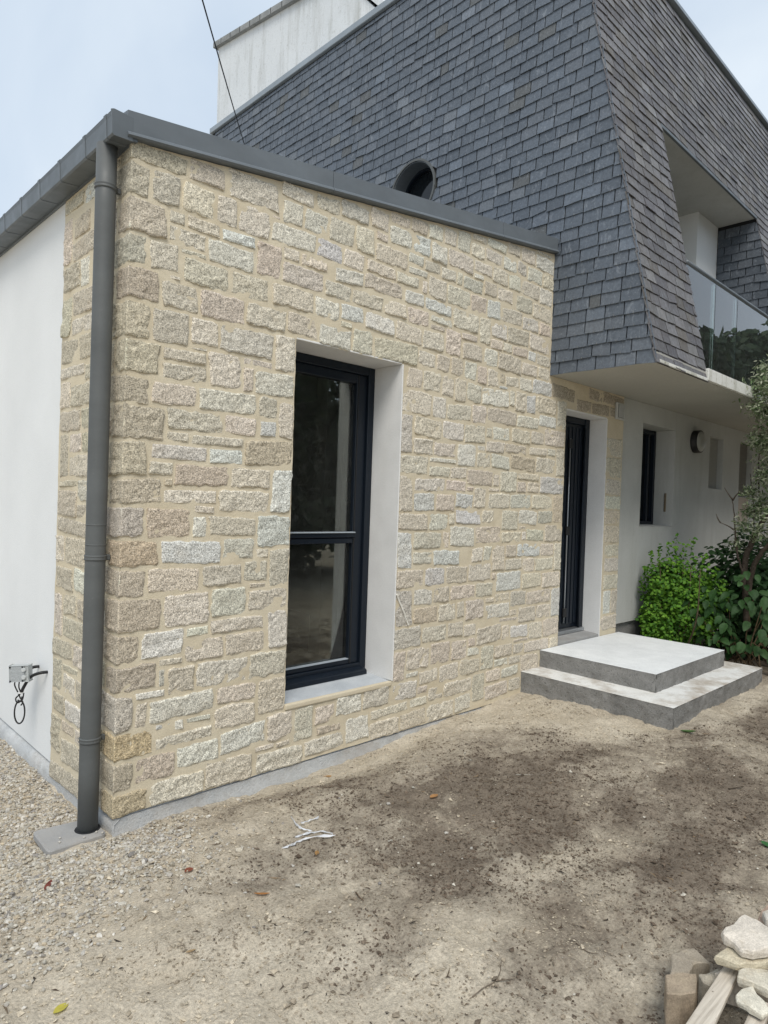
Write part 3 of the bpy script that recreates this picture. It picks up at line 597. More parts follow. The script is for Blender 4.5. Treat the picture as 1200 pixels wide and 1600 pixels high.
# pale chalky scratch on the block beside the window
_r0, _r1 = ray(620, 929), ray(638, 976); sv0, sv1 = CAM + _r0 * (-0.002 - CAM[1]) / _r0[1], CAM + _r1 * (-0.002 - CAM[1]) / _r1[1]

# body of the extension behind the facing: blocks round the openings
T0 = 0.022
box('wall_core', (XC + 0.03, T0, -0.3), (WX0 - 0.004, 0.36, 3.28), M_REVEAL, EXT)
box('wall_core', (WX1 + 0.004, T0, -0.3), (DX0 - 0.004, 0.36, 3.28), M_REVEAL, EXT)
box('wall_core', (WX0 - 0.004, T0, WZ1 + 0.004), (WX1 + 0.004, 0.36, 3.28), M_REVEAL, EXT)
box('wall_core', (WX0 - 0.004, T0, -0.3), (WX1 + 0.004, 0.36, WZ0 - 0.03), M_REVEAL, EXT)
box('wall_core', (DX1 + 0.004, T0, -0.3), (SE - 0.02, 0.36, 2.73), M_REVEAL, EXT)
box('wall_core', (DX0 - 0.004, T0, DZ1 + 0.004), (DX1 + 0.004, 0.36, 2.73), M_REVEAL, EXT)
prism('roof', [(XC, 3.27), (XR - 0.01, ztop(XR) - 0.05), (XR - 0.01, ztop(XR) + 0.02), (XC, 3.33)], 1, 0.03, 7.0, M_FLASH, EXT)
# rendered reveals, butted inside the openings
box('window_reveal', (WX1 - 0.0, -0.003, WZ0), (WX1 + 0.010, 0.30, WZ1), M_REVEAL, EXT, 0.004, 2)
V_, F_ = tube_arr([sv0 + (sv1 - sv0) * k_ + np.array([0, 0.002 * math.sin(9 * k_), 0.003 * math.sin(23 * k_)]) for k_ in np.linspace(0, 1, 9)], 0.0065, 6)
mesh('chalk_mark', V_, F_, mat('white filler smear', (0.78, 0.75, 0.68), 0.9), WALL)
box('window_reveal', (WX0 - 0.014, 0.035, WZ0), (WX0, 0.30, WZ1), M_REVEAL, EXT, 0.002)
box('window_head', (WX0 + 0.001, 0.006, WZ1), (WX1 - 0.001, 0.30, WZ1 + 0.012), M_REVEAL, EXT, 0.002)
prism('window_sill', [(0.012, WZ0 - 0.03), (0.33, WZ0 - 0.03), (0.33, WZ0 + 0.022), (0.012, WZ0 - 0.004)], 0, WX0 + 0.001, WX1 - 0.001, M_SILL, EXT, 0.002)
box('sill_mortar', (WX0 + 0.002, -0.004, WZ0 - 0.034), (WX1 - 0.002, 0.030, WZ0 - 0.001), M_MORT, EXT, 0.008, 2)
box('door_reveal', (DX1 - 0.0, 0.004, DZ0), (DX1 + 0.012, 0.36, DZ1), M_REVEAL, EXT, 0.002)
box('door_head', (DX0 + 0.001, 0.004, DZ1), (DX1 - 0.001, 0.36, DZ1 + 0.012), M_REVEAL, EXT, 0.002)
box('door_reveal', (DX0 - 0.014, 0.035, DZ0), (DX0, 0.36, DZ1), M_REVEAL, EXT, 0.002)
# white side wall and foundation
box('rendered_side_wall', (XC + 0.016, 0.934, -0.085), (0.335, 7.0, 3.285), M_WHITE, EXT, 0.002)
def plinth(name, pts, h0, nrm, par):
    return None
px_ = lines(XC + 0.004, 3.58, step=0.03); pz = lines(-0.40, -0.088, step=0.03)
A, B = np.meshgrid(px_, pz, indexing='ij'); Yp = 0.008 + 0.004 * fbm(P3(A * 6, B * 6, 1.0), 3) - 0.012 * np.clip((-0.13 - B) / 0.05, 0, 1)
mesh('foundation_strip', np.stack([A, Yp, B], -1).reshape(-1, 3), grid_faces(len(px_), len(pz)), M_PLINTH, EXT, smooth=True)
py_ = lines(0.004, 7.0, step=0.05); pz = lines(-0.6, -0.085, step=0.03)
A, B = np.meshgrid(py_, pz, indexing='ij'); Xp = XC + 0.010 + 0.004 * fbm(P3(A * 6, B * 6, 4.0), 3) - 0.022 * np.clip((-0.10 - B) / 0.06, 0, 1) * np.clip((A - 0.85) / 0.2, 0, 1); Xp[:, -1] = XC + 0.05
mesh('foundation_strip', np.stack([Xp, A, B], -1).reshape(-1, 3), grid_faces(len(py_), len(pz))[:, ::-1], M_PLINTH, EXT, smooth=True)
box('foundation_core', (XC + 0.03, 0.03, -0.5), (SE, 0.3, -0.29), M_PLINTH, EXT)
# interior seen through the glass
box('interior_floor', (0.31, 0.37, 0.14), (XR - 0.1, 4.2, 0.18), M_INTFLOOR, EXT)
box('interior_wall', (0.31, 4.0, 0.18), (XR - 0.1, 4.1, 3.2), M_INT, EXT)
box('interior_wall', (XR - 0.2, 0.37, 0.18), (XR - 0.1, 4.0, 3.2), M_INT, EXT)
box('interior_wall', (0.302, 0.37, 0.18), (0.36, 4.0, 3.2), M_INT, EXT)
box('interior_partition', (2.42, 1.35, 0.18), (2.62, 1.50, 3.2), mat('interior post paint', (0.62, 0.58, 0.53), 0.9), EXT)
box('interior_ceiling', (0.31, 0.37, 2.75), (XR - 0.1, 4.2, 2.8), M_INT, EXT)
RAD = thing('radiator', (2.5, 3.93, 0.30), 'grey ribbed radiator in the dark room behind the tall window', 'radiator')
box('panel', (1.9, 3.955, 0.32), (3.4, 3.985, 0.95), mat('radiator enamel', (0.3, 0.3, 0.3), 0.5), RAD, 0.004)
for i in range(22): box('fin', (1.93 + i * 0.066, 3.93, 0.34), (1.965 + i * 0.066, 3.954, 0.93), bpy.data.materials['radiator enamel'], RAD, 0.004)

# zinc upstand along the wall top (three lengths)
def flash_len(x0, x1):
    # profile in (y, z above wall top)
    prof = [(0.03, -0.006), (-0.030, -0.006), (-0.040, 0.002), (-0.036, 0.014), (-0.027, 0.022), (-0.027, 0.122), (0.05, 0.130), (0.05, 0.10)]
    V = []; F = []
    n = len(prof); xs = np.linspace(x0, x1, 8)
    for i, x in enumerate(xs):
        for (y, z) in prof: V.append((x, y + 0.0012 * math.sin(3 * x + z * 40), ztop(x) + z))
    for i in range(len(xs) - 1):
        for k in range(n): F.append([i * n + k, i * n + (k + 1) % n, (i + 1) * n + (k + 1) % n, (i + 1) * n + k])
    F.append(list(range(n))); F.append([(len(xs) - 1) * n + k for k in range(n)][::-1])
    return mesh('flashing', V, F, M_FLASH, EXT)
for a, b in ((0.0, 1.291), (1.2945, 3.056), (3.0595, 3.866)): flash_len(a, b)
# box gutter on the side wall
G0, G1 = -0.022, 6.9
GUT = None
prof = [(a + 0.024, b + 0.012) for a, b in [(0.030, 3.375), (0.030, 3.270), (-0.086, 3.262), (-0.094, 3.27), (-0.098, 3.352), (-0.103, 3.372), (-0.096, 3.379), (-0.090, 3.372), (-0.088, 3.30), (0.022, 3.30), (0.022, 3.375)]]
GUT = prism('gutter', prof, 1, G0, G1, M_ZINC, EXT)
prism('gutter_end', [(a + 0.024, b + 0.012) for a, b in [(0.004, 3.378), (0.004, 3.262), (-0.088, 3.257), (-0.098, 3.266), (-0.102, 3.362), (-0.105, 3.378), (-0.09, 3.384)]], 1, G0 - 0.006, G0 + 0.004, M_ZINC, GUT, 0.0015)
for i, y in enumerate([0.055, 0.33, 0.70, 1.04, 1.39, 1.75, 2.1, 2.45, 2.8, 3.15]):
    prism('gutter_joint', [(a + 0.024, b + 0.012) for a, b in [(0.004, 3.266), (-0.0875, 3.2595), (-0.0965, 3.268), (-0.101, 3.352), (-0.106, 3.374), (-0.098, 3.383), (-0.094, 3.378), (-0.094, 3.275), (-0.084, 3.264), (0.004, 3.271)]], 1, y - 0.012, y + 0.012, M_FLASH, GUT)
# downpipe
PX, PY, PR = -0.036, 0.128, 0.049
pz = np.linspace(-0.17, 3.285, 12)
DP = tube('downpipe', [(PX, PY, z) for z in pz], PR, M_PIPE, EXT, n=28)
for z in (1.39, 1.29): tube('pipe_joint', [(PX, PY, z - 0.004), (PX, PY, z), (PX, PY, z + 0.002)], [PR + 0.0008, PR + 0.0008, PR + 0.0002], M_PIPE, DP, n=28)
for z in ((3.075, 1.225, 0.306)):
    tube('pipe_clip', [(PX, PY, z - 0.013), (PX, PY, z - 0.009), (PX, PY, z - 0.004), (PX, PY, z + 0.004), (PX, PY, z + 0.009), (PX, PY, z + 0.013)], [PR + 0.002, PR + 0.006, PR + 0.003, PR + 0.003, PR + 0.006, PR + 0.002], M_PIPE, DP, n=28)
    box('clip_lug', (PX + PR + 0.001, PY - 0.016, z - 0.014), (PX + PR + 0.022, PY + 0.004, z + 0.014), M_PIPE, DP, 0.003)

# tall window
WIN = box('window_frame', (WX1 - 0.058, 0.275, WZ0 + 0.03), (WX1 - 0.002, 0.35, WZ1 - 0.002), M_ANTH, EXT, 0.003)
WIN['label'] = 'dark anthracite frame of the tall fixed window'
box('frame_stile', (WX0 + 0.002, 0.275, WZ0 + 0.03), (WX0 + 0.058, 0.35, WZ1 - 0.002), M_ANTH, WIN, 0.003)
box('frame_head', (WX0 + 0.0585, 0.277, WZ1 - 0.06), (WX1 - 0.0585, 0.35, WZ1 - 0.002), M_ANTH, WIN, 0.003)
box('frame_foot', (WX0 + 0.0585, 0.277, WZ0 + 0.03), (WX1 - 0.0585, 0.35, WZ0 + 0.085), M_ANTH, WIN, 0.003)
prism('frame_sill', [(0.272, WZ0 + 0.0235), (0.272, WZ0 + 0.062), (0.225, WZ0 + 0.050), (0.212, WZ0 + 0.042), (0.209, WZ0 + 0.016), (0.22, WZ0 + 0.012)], 0, WX0 + 0.02, WX1 - 0.045, M_ANTH, WIN, 0.002)
gx0, gx1 = WX0 + 0.14, WX1 - 0.15
for a, b, zz0, zz1, nm in ((WX0 + 0.059, gx0, WZ0 + 0.086, WZ1 - 0.061, 'sash_stile'), (gx1, WX1 - 0.059, WZ0 + 0.086, WZ1 - 0.061, 'sash_stile'), (gx0 + 0.0005, gx1 - 0.0005, WZ1 - 0.125, WZ1 - 0.061, 'sash_rail'), (gx0 + 0.0005, gx1 - 0.0005, WZ0 + 0.086, WZ0 + 0.118, 'sash_rail')):
    box(nm, (a, 0.298, zz0), (b, 0.36, zz1), M_ANTH, WIN, 0.004)
    box('bead', (a + 0.004, 0.29, zz0 + 0.004), (min(a + 0.012, b), 0.2975, zz1 - 0.004), M_ANTH2, WIN)
TZ = 1.295
box('transom', (gx0 + 0.001, 0.292, TZ - 0.042), (gx1 - 0.001, 0.36, TZ - 0.004), M_ANTH, WIN, 0.004)
box('transom', (gx0 + 0.001, 0.284, TZ + 0.0), (gx1 + 0.02, 0.36, TZ + 0.032), M_ANTH, WIN, 0.004)
box('drip_rail', (gx0 + 0.001, 0.276, TZ + 0.032), (gx1 + 0.01, 0.31, TZ + 0.041), mat('dusty highlight aluminium', (0.34, 0.38, 0.42), 0.5), WIN, 0.002)  # pale colour paints the bright highlight along the top of the dusty transom
box('glazing_strip', (gx0 + 0.001, 0.295, WZ0 + 0.118), (gx1 - 0.001, 0.33, WZ0 + 0.124), bpy.data.materials['dusty highlight aluminium'], WIN, 0.001)  # same pale metal: highlight line at the window foot, put into the colour
box('pane', (gx0 - 0.005, 0.330, TZ + 0.03), (gx1 + 0.005, 0.336, WZ1 - 0.12), M_WINGLASS, WIN)
box('pane', (gx0 - 0.005, 0.330, WZ0 + 0.116), (gx1 + 0.005, 0.336, TZ - 0.04), M_WINGLASS, WIN)
box('window_handle', (gx1 - 0.005, 0.362, 1.55), (gx1 + 0.02, 0.39, 1.70), M_BLACK, WIN, 0.006)
# front door set back in its rendered opening
DOOR = box('door_leaf', (DX0 + 0.06, 0.225, 0.36), (DX1 - 0.085, 0.28, DZ1 - 0.065), M_ANTH, EXT, 0.003); DOOR['label'] = 'dark anthracite front door leaf with vertical ribs'
for i in range(9):
    xx = DX0 + 0.085 + i * 0.068; box('rib', (xx, 0.213, 0.40), (xx + 0.042, 0.2245, DZ1 - 0.10), M_ANTH, DOOR, 0.003)
box('door_jamb', (DX1 - 0.0840, 0.19, 0.285), (DX1 - 0.002, 0.30, DZ1 - 0.002), M_ANTH, DOOR, 0.004)
box('door_jamb', (DX0 + 0.002, 0.20, 0.30), (DX0 + 0.0595, 0.30, DZ1 - 0.002), M_ANTH, DOOR, 0.004)
box('door_top_rail', (DX0 + 0.060, 0.20, DZ1 - 0.064), (DX1 - 0.0845, 0.30, DZ1 - 0.002), M_ANTH, DOOR, 0.004)
tube('weather_bar', [(DX1 - 0.10, 0.185, z) for z in (0.30, 1.3, DZ1 - 0.1)], 0.012, M_ANTH, DOOR, 10)
tube('lock_rod', [(DX0 + 0.42, 0.198, z) for z in (0.42, 1.3, 2.25)], 0.007, M_STEEL, DOOR, 8)
for z in (1.335, 0.52, 2.2): box('hinge', (DX0 + 0.40, 0.188, z - 0.045), (DX0 + 0.455, 0.2125, z + 0.045), M_BLACK, DOOR, 0.005)
prism('door_threshold', [(0.01, 0.21), (0.38, 0.21), (0.38, 0.335), (0.20, 0.33), (0.19, 0.315), (0.01, 0.302)], 0, DX0 + 0.002, DX1 - 0.002, M_PLATE, EXT, 0.003)
box('threshold_strip', (DX0 + 0.004, 0.16, 0.317), (DX1 - 0.02, 0.24, 0.352), M_STEEL, EXT, 0.003)
box('hall_back', (DX0 - 0.1, 0.5, 0.2), (DX1 + 0.1, 0.55, 2.7), M_BACK, EXT)
# wall vent
VENT = box('wall_vent', (5.085, -0.028, 2.485), (5.255, -0.002, 2.655), M_OLDWHITE, EXT, 0.004)
box('vent_opening', (5.108, -0.0295, 2.505), (5.232, -0.0285, 2.635), M_BACK, VENT)
for i in range(6):
    xx = 5.114 + i * 0.0205; box('vent_slat', (xx, -0.037, 2.507), (xx + 0.008, -0.030, 2.633), M_OLDWHITE, VENT)

# ------------------------------------------------------------------ slate house
HOUSE = thing('slate_house', (XR, 0, -0.1), 'slate-hung house with leaning mansard front, recessed balcony and white ground floor', 'house')
HR = 13.5                                     # right end of the house
def ye(z): return -GD + (z - GZ) * (GYT + GD) / (GT - GZ)
OC = (1.80, 4.925, 0.315)                     # round window: y, z, radius
# gable underlay as a grid with the round hole
def core_x(name, x, y0, y1, z0, z1, test, matl, par, step=0.05):
    ys = lines(y0, y1, step=step); zs = lines(z0, z1, step=step); A, B = np.meshgrid(ys, zs, indexing='ij')
    A2 = np.maximum(A, ye(B) + 0.004)
    k = test((A[:-1, :-1] + A[1:, 1:]) / 2, (B[:-1, :-1] + B[1:, 1:]) / 2)
    return mesh(name, np.stack([np.full_like(A, x), A2, B], -1).reshape(-1, 3), grid_faces(len(ys), len(zs))[k.ravel()][:, ::-1], matl, par)
GAB = core_x('gable_wall', XR + 0.012, -1.0, GYB, GZ + 0.004, GT, lambda y, z: (np.hypot(y - OC[0], z - OC[1]) > OC[2] + 0.02) & (y > ye(z) - 0.05), M_BACK, HOUSE)
GAB['label'] = 'side gable hung with dark blue-grey slates'
SLATES = []
SC_G = np.array([(0.100, 0.119, 0.146), (0.114, 0.132, 0.158), (0.088, 0.105, 0.129), (0.128, 0.145, 0.168), (0.100, 0.107, 0.112)])
def slate_mesh(p, n_, ua, va, w, e, tint, clip=None, lap=0.018, jag=0.0):
    """p lower-left corner on the plane, ua across, va up the plane, n_ outward normal; w x e exposed."""
    r = rng
    g = 0.0052; j = r.normal(0, 0.0032 + jag * 0.004, 4)
    lo, hi = 0.0125 - jag * 0.002 + abs(r.normal(0, 0.003)), 0.003
    q = [(g, j[0]), (w - g, j[1]), (w - g, e + lap), (g, e + lap)]
    if r.random() < 0.10: q[int(r.integers(0, 2))] = (q[0][0] + 0.0, j[0] + r.uniform(0.004, 0.014)) if r.random() < 0.5 else (w - g, j[1] + r.uniform(0.004, 0.014)); q = [(g, q[0][1]), (w - g, q[1][1] if q[1][0] > 0.05 else j[1]), q[2], q[3]]
    if clip is not None:
        q = clip(q)
        if q is None: return None
    out = [lo, lo, hi, hi]
    V = [p + ua * a + va * b + n_ * o for (a, b), o in zip(q, out)] + [p + ua * a + va * b + n_ * (o - 0.0095) for (a, b), o in zip(q, out)]
    F = [[0, 1, 2, 3], [4, 5, 1, 0], [5, 6, 2, 1], [7, 4, 0, 3]]
    return np.array(V), F, tint
def add_slate(s, par, vis=True):
    if s is None: return
    V, F, t = s; c = V.mean(0); d = c - CAM; zc = d @ np.array(FW)
    u = 600 + 1049.9 * (d @ np.array(RT)) / zc; v = 800 - 1049.9 * (d @ np.array(UP)) / zc
    a = V[1] - V[0]; b = V[3] - V[0]; nn = np.cross(a, b); area = abs(nn @ (d / np.linalg.norm(d))) / (d @ d)
    shown = vis and 0 < u < 1200 and 0 < v < 1600
    if par is GAB:      # hidden behind the extension's upstand
        yl = 167 + (u - 190) * 0.302
        if u < 866 and v > yl: shown = False
    SLATES.append((area if shown else 0.0, V, F, t, par, shown))
EXP, SW = 0.1055, 0.176
rows = int((GT - 0.03 - GZ) / EXP)
ua, va, nn = np.array([0, -1.0, 0]), np.array([0, 0, 1.0]), np.array([-1.0, 0, 0])
for r_ in range(rows + 1):
    z = GZ + r_ * EXP; y = GYB - (SW * 0.5 if r_ % 2 else 0) + rng.normal(0, 0.012)
    ymin_vis = 6.3
    while y > ye(z + EXP) - 0.02:
        wdt = SW * (1 + rng.normal(0, 0.02)) if rng.random() > 0.06 else SW * rng.uniform(0.5, 0.75)
        yc, zc = y - wdt / 2, z + EXP / 2
        if z < 2.9 and y > 0.25: y -= wdt; continue
        if z < 3.3 and y > 0.6: y -= wdt; continue
        if math.hypot(yc - OC[0], zc - OC[1]) > OC[2] - 0.045:
            def clip(q, y=y, z=z):
                lim = [y - ye(z + b) + 0.006 for a, b in q]           # largest allowed 'a' at that height
                q = [(min(a, l), b) for (a, b), l in zip(q, lim)]
                q = [(a, min(b, GT - 0.02 - z)) for a, b in q]
                out = []
                for a, b in q:
                    ry, rz = y - a - OC[0], z + b - OC[1]; dd = math.hypot(ry, rz)
                    if dd < OC[2] + 0.002: ry, rz = ry * (OC[2] + 0.002) / dd, rz * (OC[2] + 0.002) / dd; a, b = y - (ry + OC[0]), rz + OC[1] - z
                    out.append((a, b))
                q = out
                return q if q[1][0] - q[0][0] > 0.015 else None
            t = SC_G[rng.choice(5, p=[.55, .17, .20, .05, .03])] * rng.uniform(0.92, 1.08) * (1.35 if rng.random() < 0.03 else 1.0)
            add_slate(slate_mesh(np.array([XR + 0.010, y, z]), nn, ua, va, wdt, EXP, t, clip), GAB)
        y -= wdt
HK = [s for s in SLATES if s[4] is GAB and s[5]]
VV, FF = [], []
for i, s in enumerate(HK):
    q = s[1]; c = (q[0] + q[1]) / 2; h = 0.0035
    VV += [c + np.array([-0.004, h, -0.004]), c + np.array([-0.004, -h, -0.004]), c + np.array([-0.004, -h, 0.012]), c + np.array([-0.004, h, 0.012])]; FF.append([4 * i, 4 * i + 1, 4 * i + 2, 4 * i + 3])
tag(mesh('slate_hooks', np.array(VV), np.array(FF), mat('hook steel', (0.2, 0.21, 0.22), 0.5, 0.5), GAB), kind='stuff')
# mansard front
dv = np.array([0, GYT + GD, GT - GZ]); LV = np.linalg.norm(dv); dv /= LV
mn = np.array([0, -dv[2], dv[1]])
OX0, OX1, OZ0, OZ1 = 4.962, 7.72, 2.86, 5.245
def core_m(name, off, matl, par):
    xs = lines(XR + 0.004, OX0, OX1, HR, step=0.4); v0, v1 = (OZ0 - GZ) / dv[2], (OZ1 - GZ) / dv[2]
    vs = lines(0.0, v0, v1, LV, step=0.4); A, B = np.meshgrid(xs, vs, indexing='ij')
    xc = (A[:-1, :-1] + A[1:, 1:]) / 2; vc = (B[:-1, :-1] + B[1:, 1:]) / 2
    k = ~((xc > OX0) & (xc < OX1) & (vc < v1))
    P = np.array([0, -GD, GZ]) + B[..., None] * dv + mn * off; P[..., 0] = A
    return mesh(name, P.reshape(-1, 3), grid_faces(len(xs), len(vs))[k.ravel()], matl, par)
MANS = core_m('mansard_front', -0.012, M_BACK, HOUSE); MANS['label'] = 'leaning front slope of weathered brown-grey slates'
SC_M = np.array([(0.125, 0.121, 0.128), (0.15, 0.146, 0.152), (0.098, 0.094, 0.102), (0.175, 0.172, 0.174), (0.118, 0.108, 0.098)])
EXPM, SWM = 0.1035, 0.205
for r_ in range(int(LV / EXPM)):
    v = r_ * EXPM; x = XR - 0.012 - (SWM * 0.5 if r_ % 2 else 0)
    z = GZ + v * dv[2]
    while x < 12.5:
        wdt = SWM * (0.92 + rng.normal(0, 0.10)); xc = x + wdt / 2; x0 = max(x, XR - 0.012)
        inop = z + EXPM * 0.5 < OZ1 and z > OZ0 - 0.6
        segs = [(x0, x + wdt)]
        if z + EXPM * 0.45 < OZ1:
            segs = []
            if x0 < OX0 - 0.02: segs.append((x0, min(x + wdt, OX0 + 0.004)))
            if x + wdt > OX1 + 0.02: segs.append((max(x0, OX1 - 0.004), x + wdt))
        for a, b in segs:
            if b - a < 0.03: continue
            t = SC_M[rng.choice(5, p=[.34, .24, .18, .14, .10])] * rng.uniform(0.78, 1.22)
            p = np.array([a, -GD, GZ]) + v * dv + mn * (-0.010)
            def clipm(q, v=v): return [(s, max(min(tt, LV - v), 0.0)) for s, tt in q]
            add_slate(slate_mesh(p, mn, np.array([1.0, 0, 0]), dv, b - a, EXPM, t, clipm, jag=1.0), MANS)
        x += wdt
# slate-hung right cheek of the balcony recess
CHEEK = prism('balcony_cheek', [(ye(OZ0) + 0.02, OZ0), (0.034, OZ0), (0.034, OZ1), (ye(OZ1) + 0.02, OZ1)], 0, OX1 + 0.012, OX1 + 0.08, M_BACK, HOUSE)
for r_ in range(int((OZ1 - OZ0) / EXP)):
    z = OZ0 + r_ * EXP; y = 0.032 - (SW * 0.5 if r_ % 2 else 0) * 0 + 0.0; first = True
    while y > ye(z) + 0.02:
        wdt = SW * (0.5 if (first and r_ % 2) else 1.0) * (1 + rng.normal(0, 0.02)); first = False
        def clip(q, y=y, z=z):
            q = [(min(a, y - ye(z + b) - 0.01), b) for a, b in q]; q = [(a, min(b, OZ1 - 0.004 - z)) for a, b in q]
            return q if q[1][0] - q[0][0] > 0.015 else None
        add_slate(slate_mesh(np.array([OX1 + 0.010, y, z]), nn, ua, va, wdt, EXP, SC_G[rng.integers(0, 3)] * 0.75, clip), CHEEK)
        y -= wdt
SLATES.sort(key=lambda s: -s[0])
bulk = {}
for i, (a, V, F, t, par, shown) in enumerate(SLATES):
    ml = M_SLATEW if par is MANS else M_SLATE
    if i < 300: mesh('slate', V, F, ml, par, t)
    else: bulk.setdefault(par.name, (par, []))[1].append((V, F, t))
for par, L in bulk.values():
    VV = np.vstack([l[0] for l in L]); FF = np.vstack([np.array(l[1]) + 8 * i for i, l in enumerate(L)]); TT = np.vstack([np.tile(l[2], (8, 1)) for l in L])
    tag(mesh('far_slates', VV, FF, M_SLATEW if par is MANS else M_SLATE, par, TT), kind='stuff')
# corner strip between gable and mansard
box('house_roof', (XR + 0.03, -0.01, GT - 0.02), (HR, GYB, GT + 0.02), M_LEAD, HOUSE)
box('roof_edge', (XR - 0.03, GYT + 0.005, GT - 0.005), (XR + 0.045, GYB + 0.03, GT + 0.075), M_LEAD, HOUSE, 0.006)
prism('roof_edge', [(GYT - 0.05, GT - 0.01), (GYT + 0.03, GT - 0.01), (GYT + 0.03, GT + 0.03), (GYT - 0.05, GT + 0.03)], 0, XR - 0.03, HR, M_LEAD, HOUSE, 0.005)
# house body behind the slates (keeps light out)
prism('house_body', [(0.62, GZ), (GYB - 0.02, GZ), (GYB - 0.02, GT - 0.03), (0.62, GT - 0.03)], 0, XR + 0.30, HR, M_OLDWHITE, HOUSE)
# round window
def ring(name, x0, x1, r0, r1, matl, par, n=48):
    V = []; F = []
    for i in range(n):
        a = 2 * math.pi * i / n
        for (x, r) in ((x0, r0), (x0, r1), (x1, r1), (x1, r0)): V.append((x, OC[0] + r * math.cos(a), OC[1] + r * math.sin(a)))
    for i in range(n):
        for k in range(4): F.append([i * 4 + k, i * 4 + (k + 1) % 4, ((i + 1) % n) * 4 + (k + 1) % 4, ((i + 1) % n) * 4 + k])
    return mesh(name, V, F, matl, par, smooth=False)
OCU = ring('round_window', XR - 0.014, XR + 0.03, OC[2] - 0.008, OC[2] + 0.014, M_PIPE, HOUSE); OCU['label'] = 'round window set deep in the slates'
ring('window_tube', XR + 0.0, XR + 0.24, OC[2] - 0.018, OC[2] - 0.004, M_ZINC, OCU)
n = 40; cpts = [(XR + 0.20, OC[0] + 0.3 * math.cos(2 * math.pi * i / n), OC[1] + 0.3 * math.sin(2 * math.pi * i / n)) for i in range(n)]
mesh('round_pane', cpts, [list(range(n))], mat('dark pane', (0.008, 0.011, 0.014), 0.06), OCU)
ring('pane_frame', XR + 0.16, XR + 0.195, OC[2] - 0.045, OC[2] - 0.019, M_ANTH, OCU)

# first-floor slab, soffit and balcony
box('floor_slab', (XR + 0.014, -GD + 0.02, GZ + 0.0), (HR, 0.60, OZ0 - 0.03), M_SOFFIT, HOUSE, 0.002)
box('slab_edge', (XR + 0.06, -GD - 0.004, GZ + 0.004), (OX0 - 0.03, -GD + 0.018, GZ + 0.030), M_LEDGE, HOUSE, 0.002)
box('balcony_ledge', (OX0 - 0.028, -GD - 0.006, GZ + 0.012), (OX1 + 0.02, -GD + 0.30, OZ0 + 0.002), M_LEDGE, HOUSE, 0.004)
box('slab_edge', (OX1 + 0.022, -GD - 0.004, GZ + 0.004), (HR, -GD + 0.018, GZ + 0.030), M_LEDGE, HOUSE, 0.002)
box('balcony_floor', (OX0 - 0.02, -GD + 0.302, GZ + 0.09), (OX1 + 0.01, 1.5, OZ0 - 0.01), M_PLATE, HOUSE)
box('balcony_ceiling', (OX0 - 0.05, ye(OZ1) + 0.025, OZ1), (OX1 + 0.1, 1.5, OZ1 + 0.05), M_OLDWHITE, HOUSE)
box('balcony_fascia', (OX0 - 0.01, ye(OZ1) + 0.0, OZ1 - 0.012), (OX1 + 0.01, ye(OZ1) + 0.024, OZ1 + 0.02), M_ZINC, HOUSE, 0.002)
prism('balcony_side_wall', [(ye(OZ0) + 0.02, OZ0), (1.5, OZ0), (1.5, OZ1 + 0.04), (ye(OZ1) + 0.02, OZ1 + 0.04)], 0, OX0 - 0.08, OX0 - 0.002, M_OLDWHITE, HOUSE)
box('balcony_back_wall', (7.08, 0.036, OZ0 - 0.01), (OX1 + 0.1, 0.30, OZ1), M_WHITE, HOUSE)
box('balcony_back_wall', (7.08, 0.301, OZ0 - 0.01), (7.2, 1.5, OZ1), M_OLDWHITE, HOUSE)
box('balcony_back_wall', (OX0 - 0.06, 1.2, OZ0 - 0.01), (7.079, 1.5, OZ1), M_OLDWHITE, HOUSE)
BAL = tube('balcony_handrail', [(x, -0.72, 3.872) for x in np.linspace(OX0 - 0.03, OX1 + 0.0, 6)], 0.021, M_ZINC, HOUSE, 12); BAL['label'] = 'dark round handrail over clear glass balustrade'
for a, b in ((OX0 - 0.03, 5.665), (5.675, 6.29), (6.30, OX1 - 0.005)): box('glass_panel', (a, -0.724, OZ0 + 0.01), (b, -0.714, 3.855), M_BALGLASS, BAL, 0.001)
for x in (5.67, 6.295): box('glass_clamp', (x - 0.022, -0.74, OZ0 + 0.0), (x + 0.022, -0.70, OZ0 + 0.13), M_STEEL, BAL, 0.004)
box('base_channel', (OX0 - 0.02, -0.745, OZ0 - 0.004), (OX1, -0.69, OZ0 + 0.03), M_ZINC, BAL, 0.003)

# ground-floor wall to the right of the stone facing
WY = 0.022
W2 = (5.79, 6.645, 1.385, 2.525); N1 = (7.72, 8.20, 1.885, 2.555); N2 = (8.84, 9.37, 1.81, 2.585)
xs = [SE - 0.01, W2[0], W2[1], N1[0], N1[1], N2[0], N2[1], HR]
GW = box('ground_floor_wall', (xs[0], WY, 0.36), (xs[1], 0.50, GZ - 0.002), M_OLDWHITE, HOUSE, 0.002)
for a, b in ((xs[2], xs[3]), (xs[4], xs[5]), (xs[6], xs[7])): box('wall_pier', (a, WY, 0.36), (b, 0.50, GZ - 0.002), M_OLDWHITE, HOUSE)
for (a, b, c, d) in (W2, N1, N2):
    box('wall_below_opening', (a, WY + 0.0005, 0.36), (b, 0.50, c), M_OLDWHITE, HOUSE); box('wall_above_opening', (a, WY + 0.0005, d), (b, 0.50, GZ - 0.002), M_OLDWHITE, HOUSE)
box('wall_base', (SE - 0.012, 0.06, -0.4), (HR, 0.5, 0.359), M_STEPSIDE, HOUSE)
SW2 = box('side_window', (W2[1] - 0.05, 0.25, W2[2] + 0.003), (W2[1] - 0.002, 0.32, W2[3] - 0.003), M_ANTH, HOUSE, 0.003); SW2['label'] = 'small dark window beside the front door'
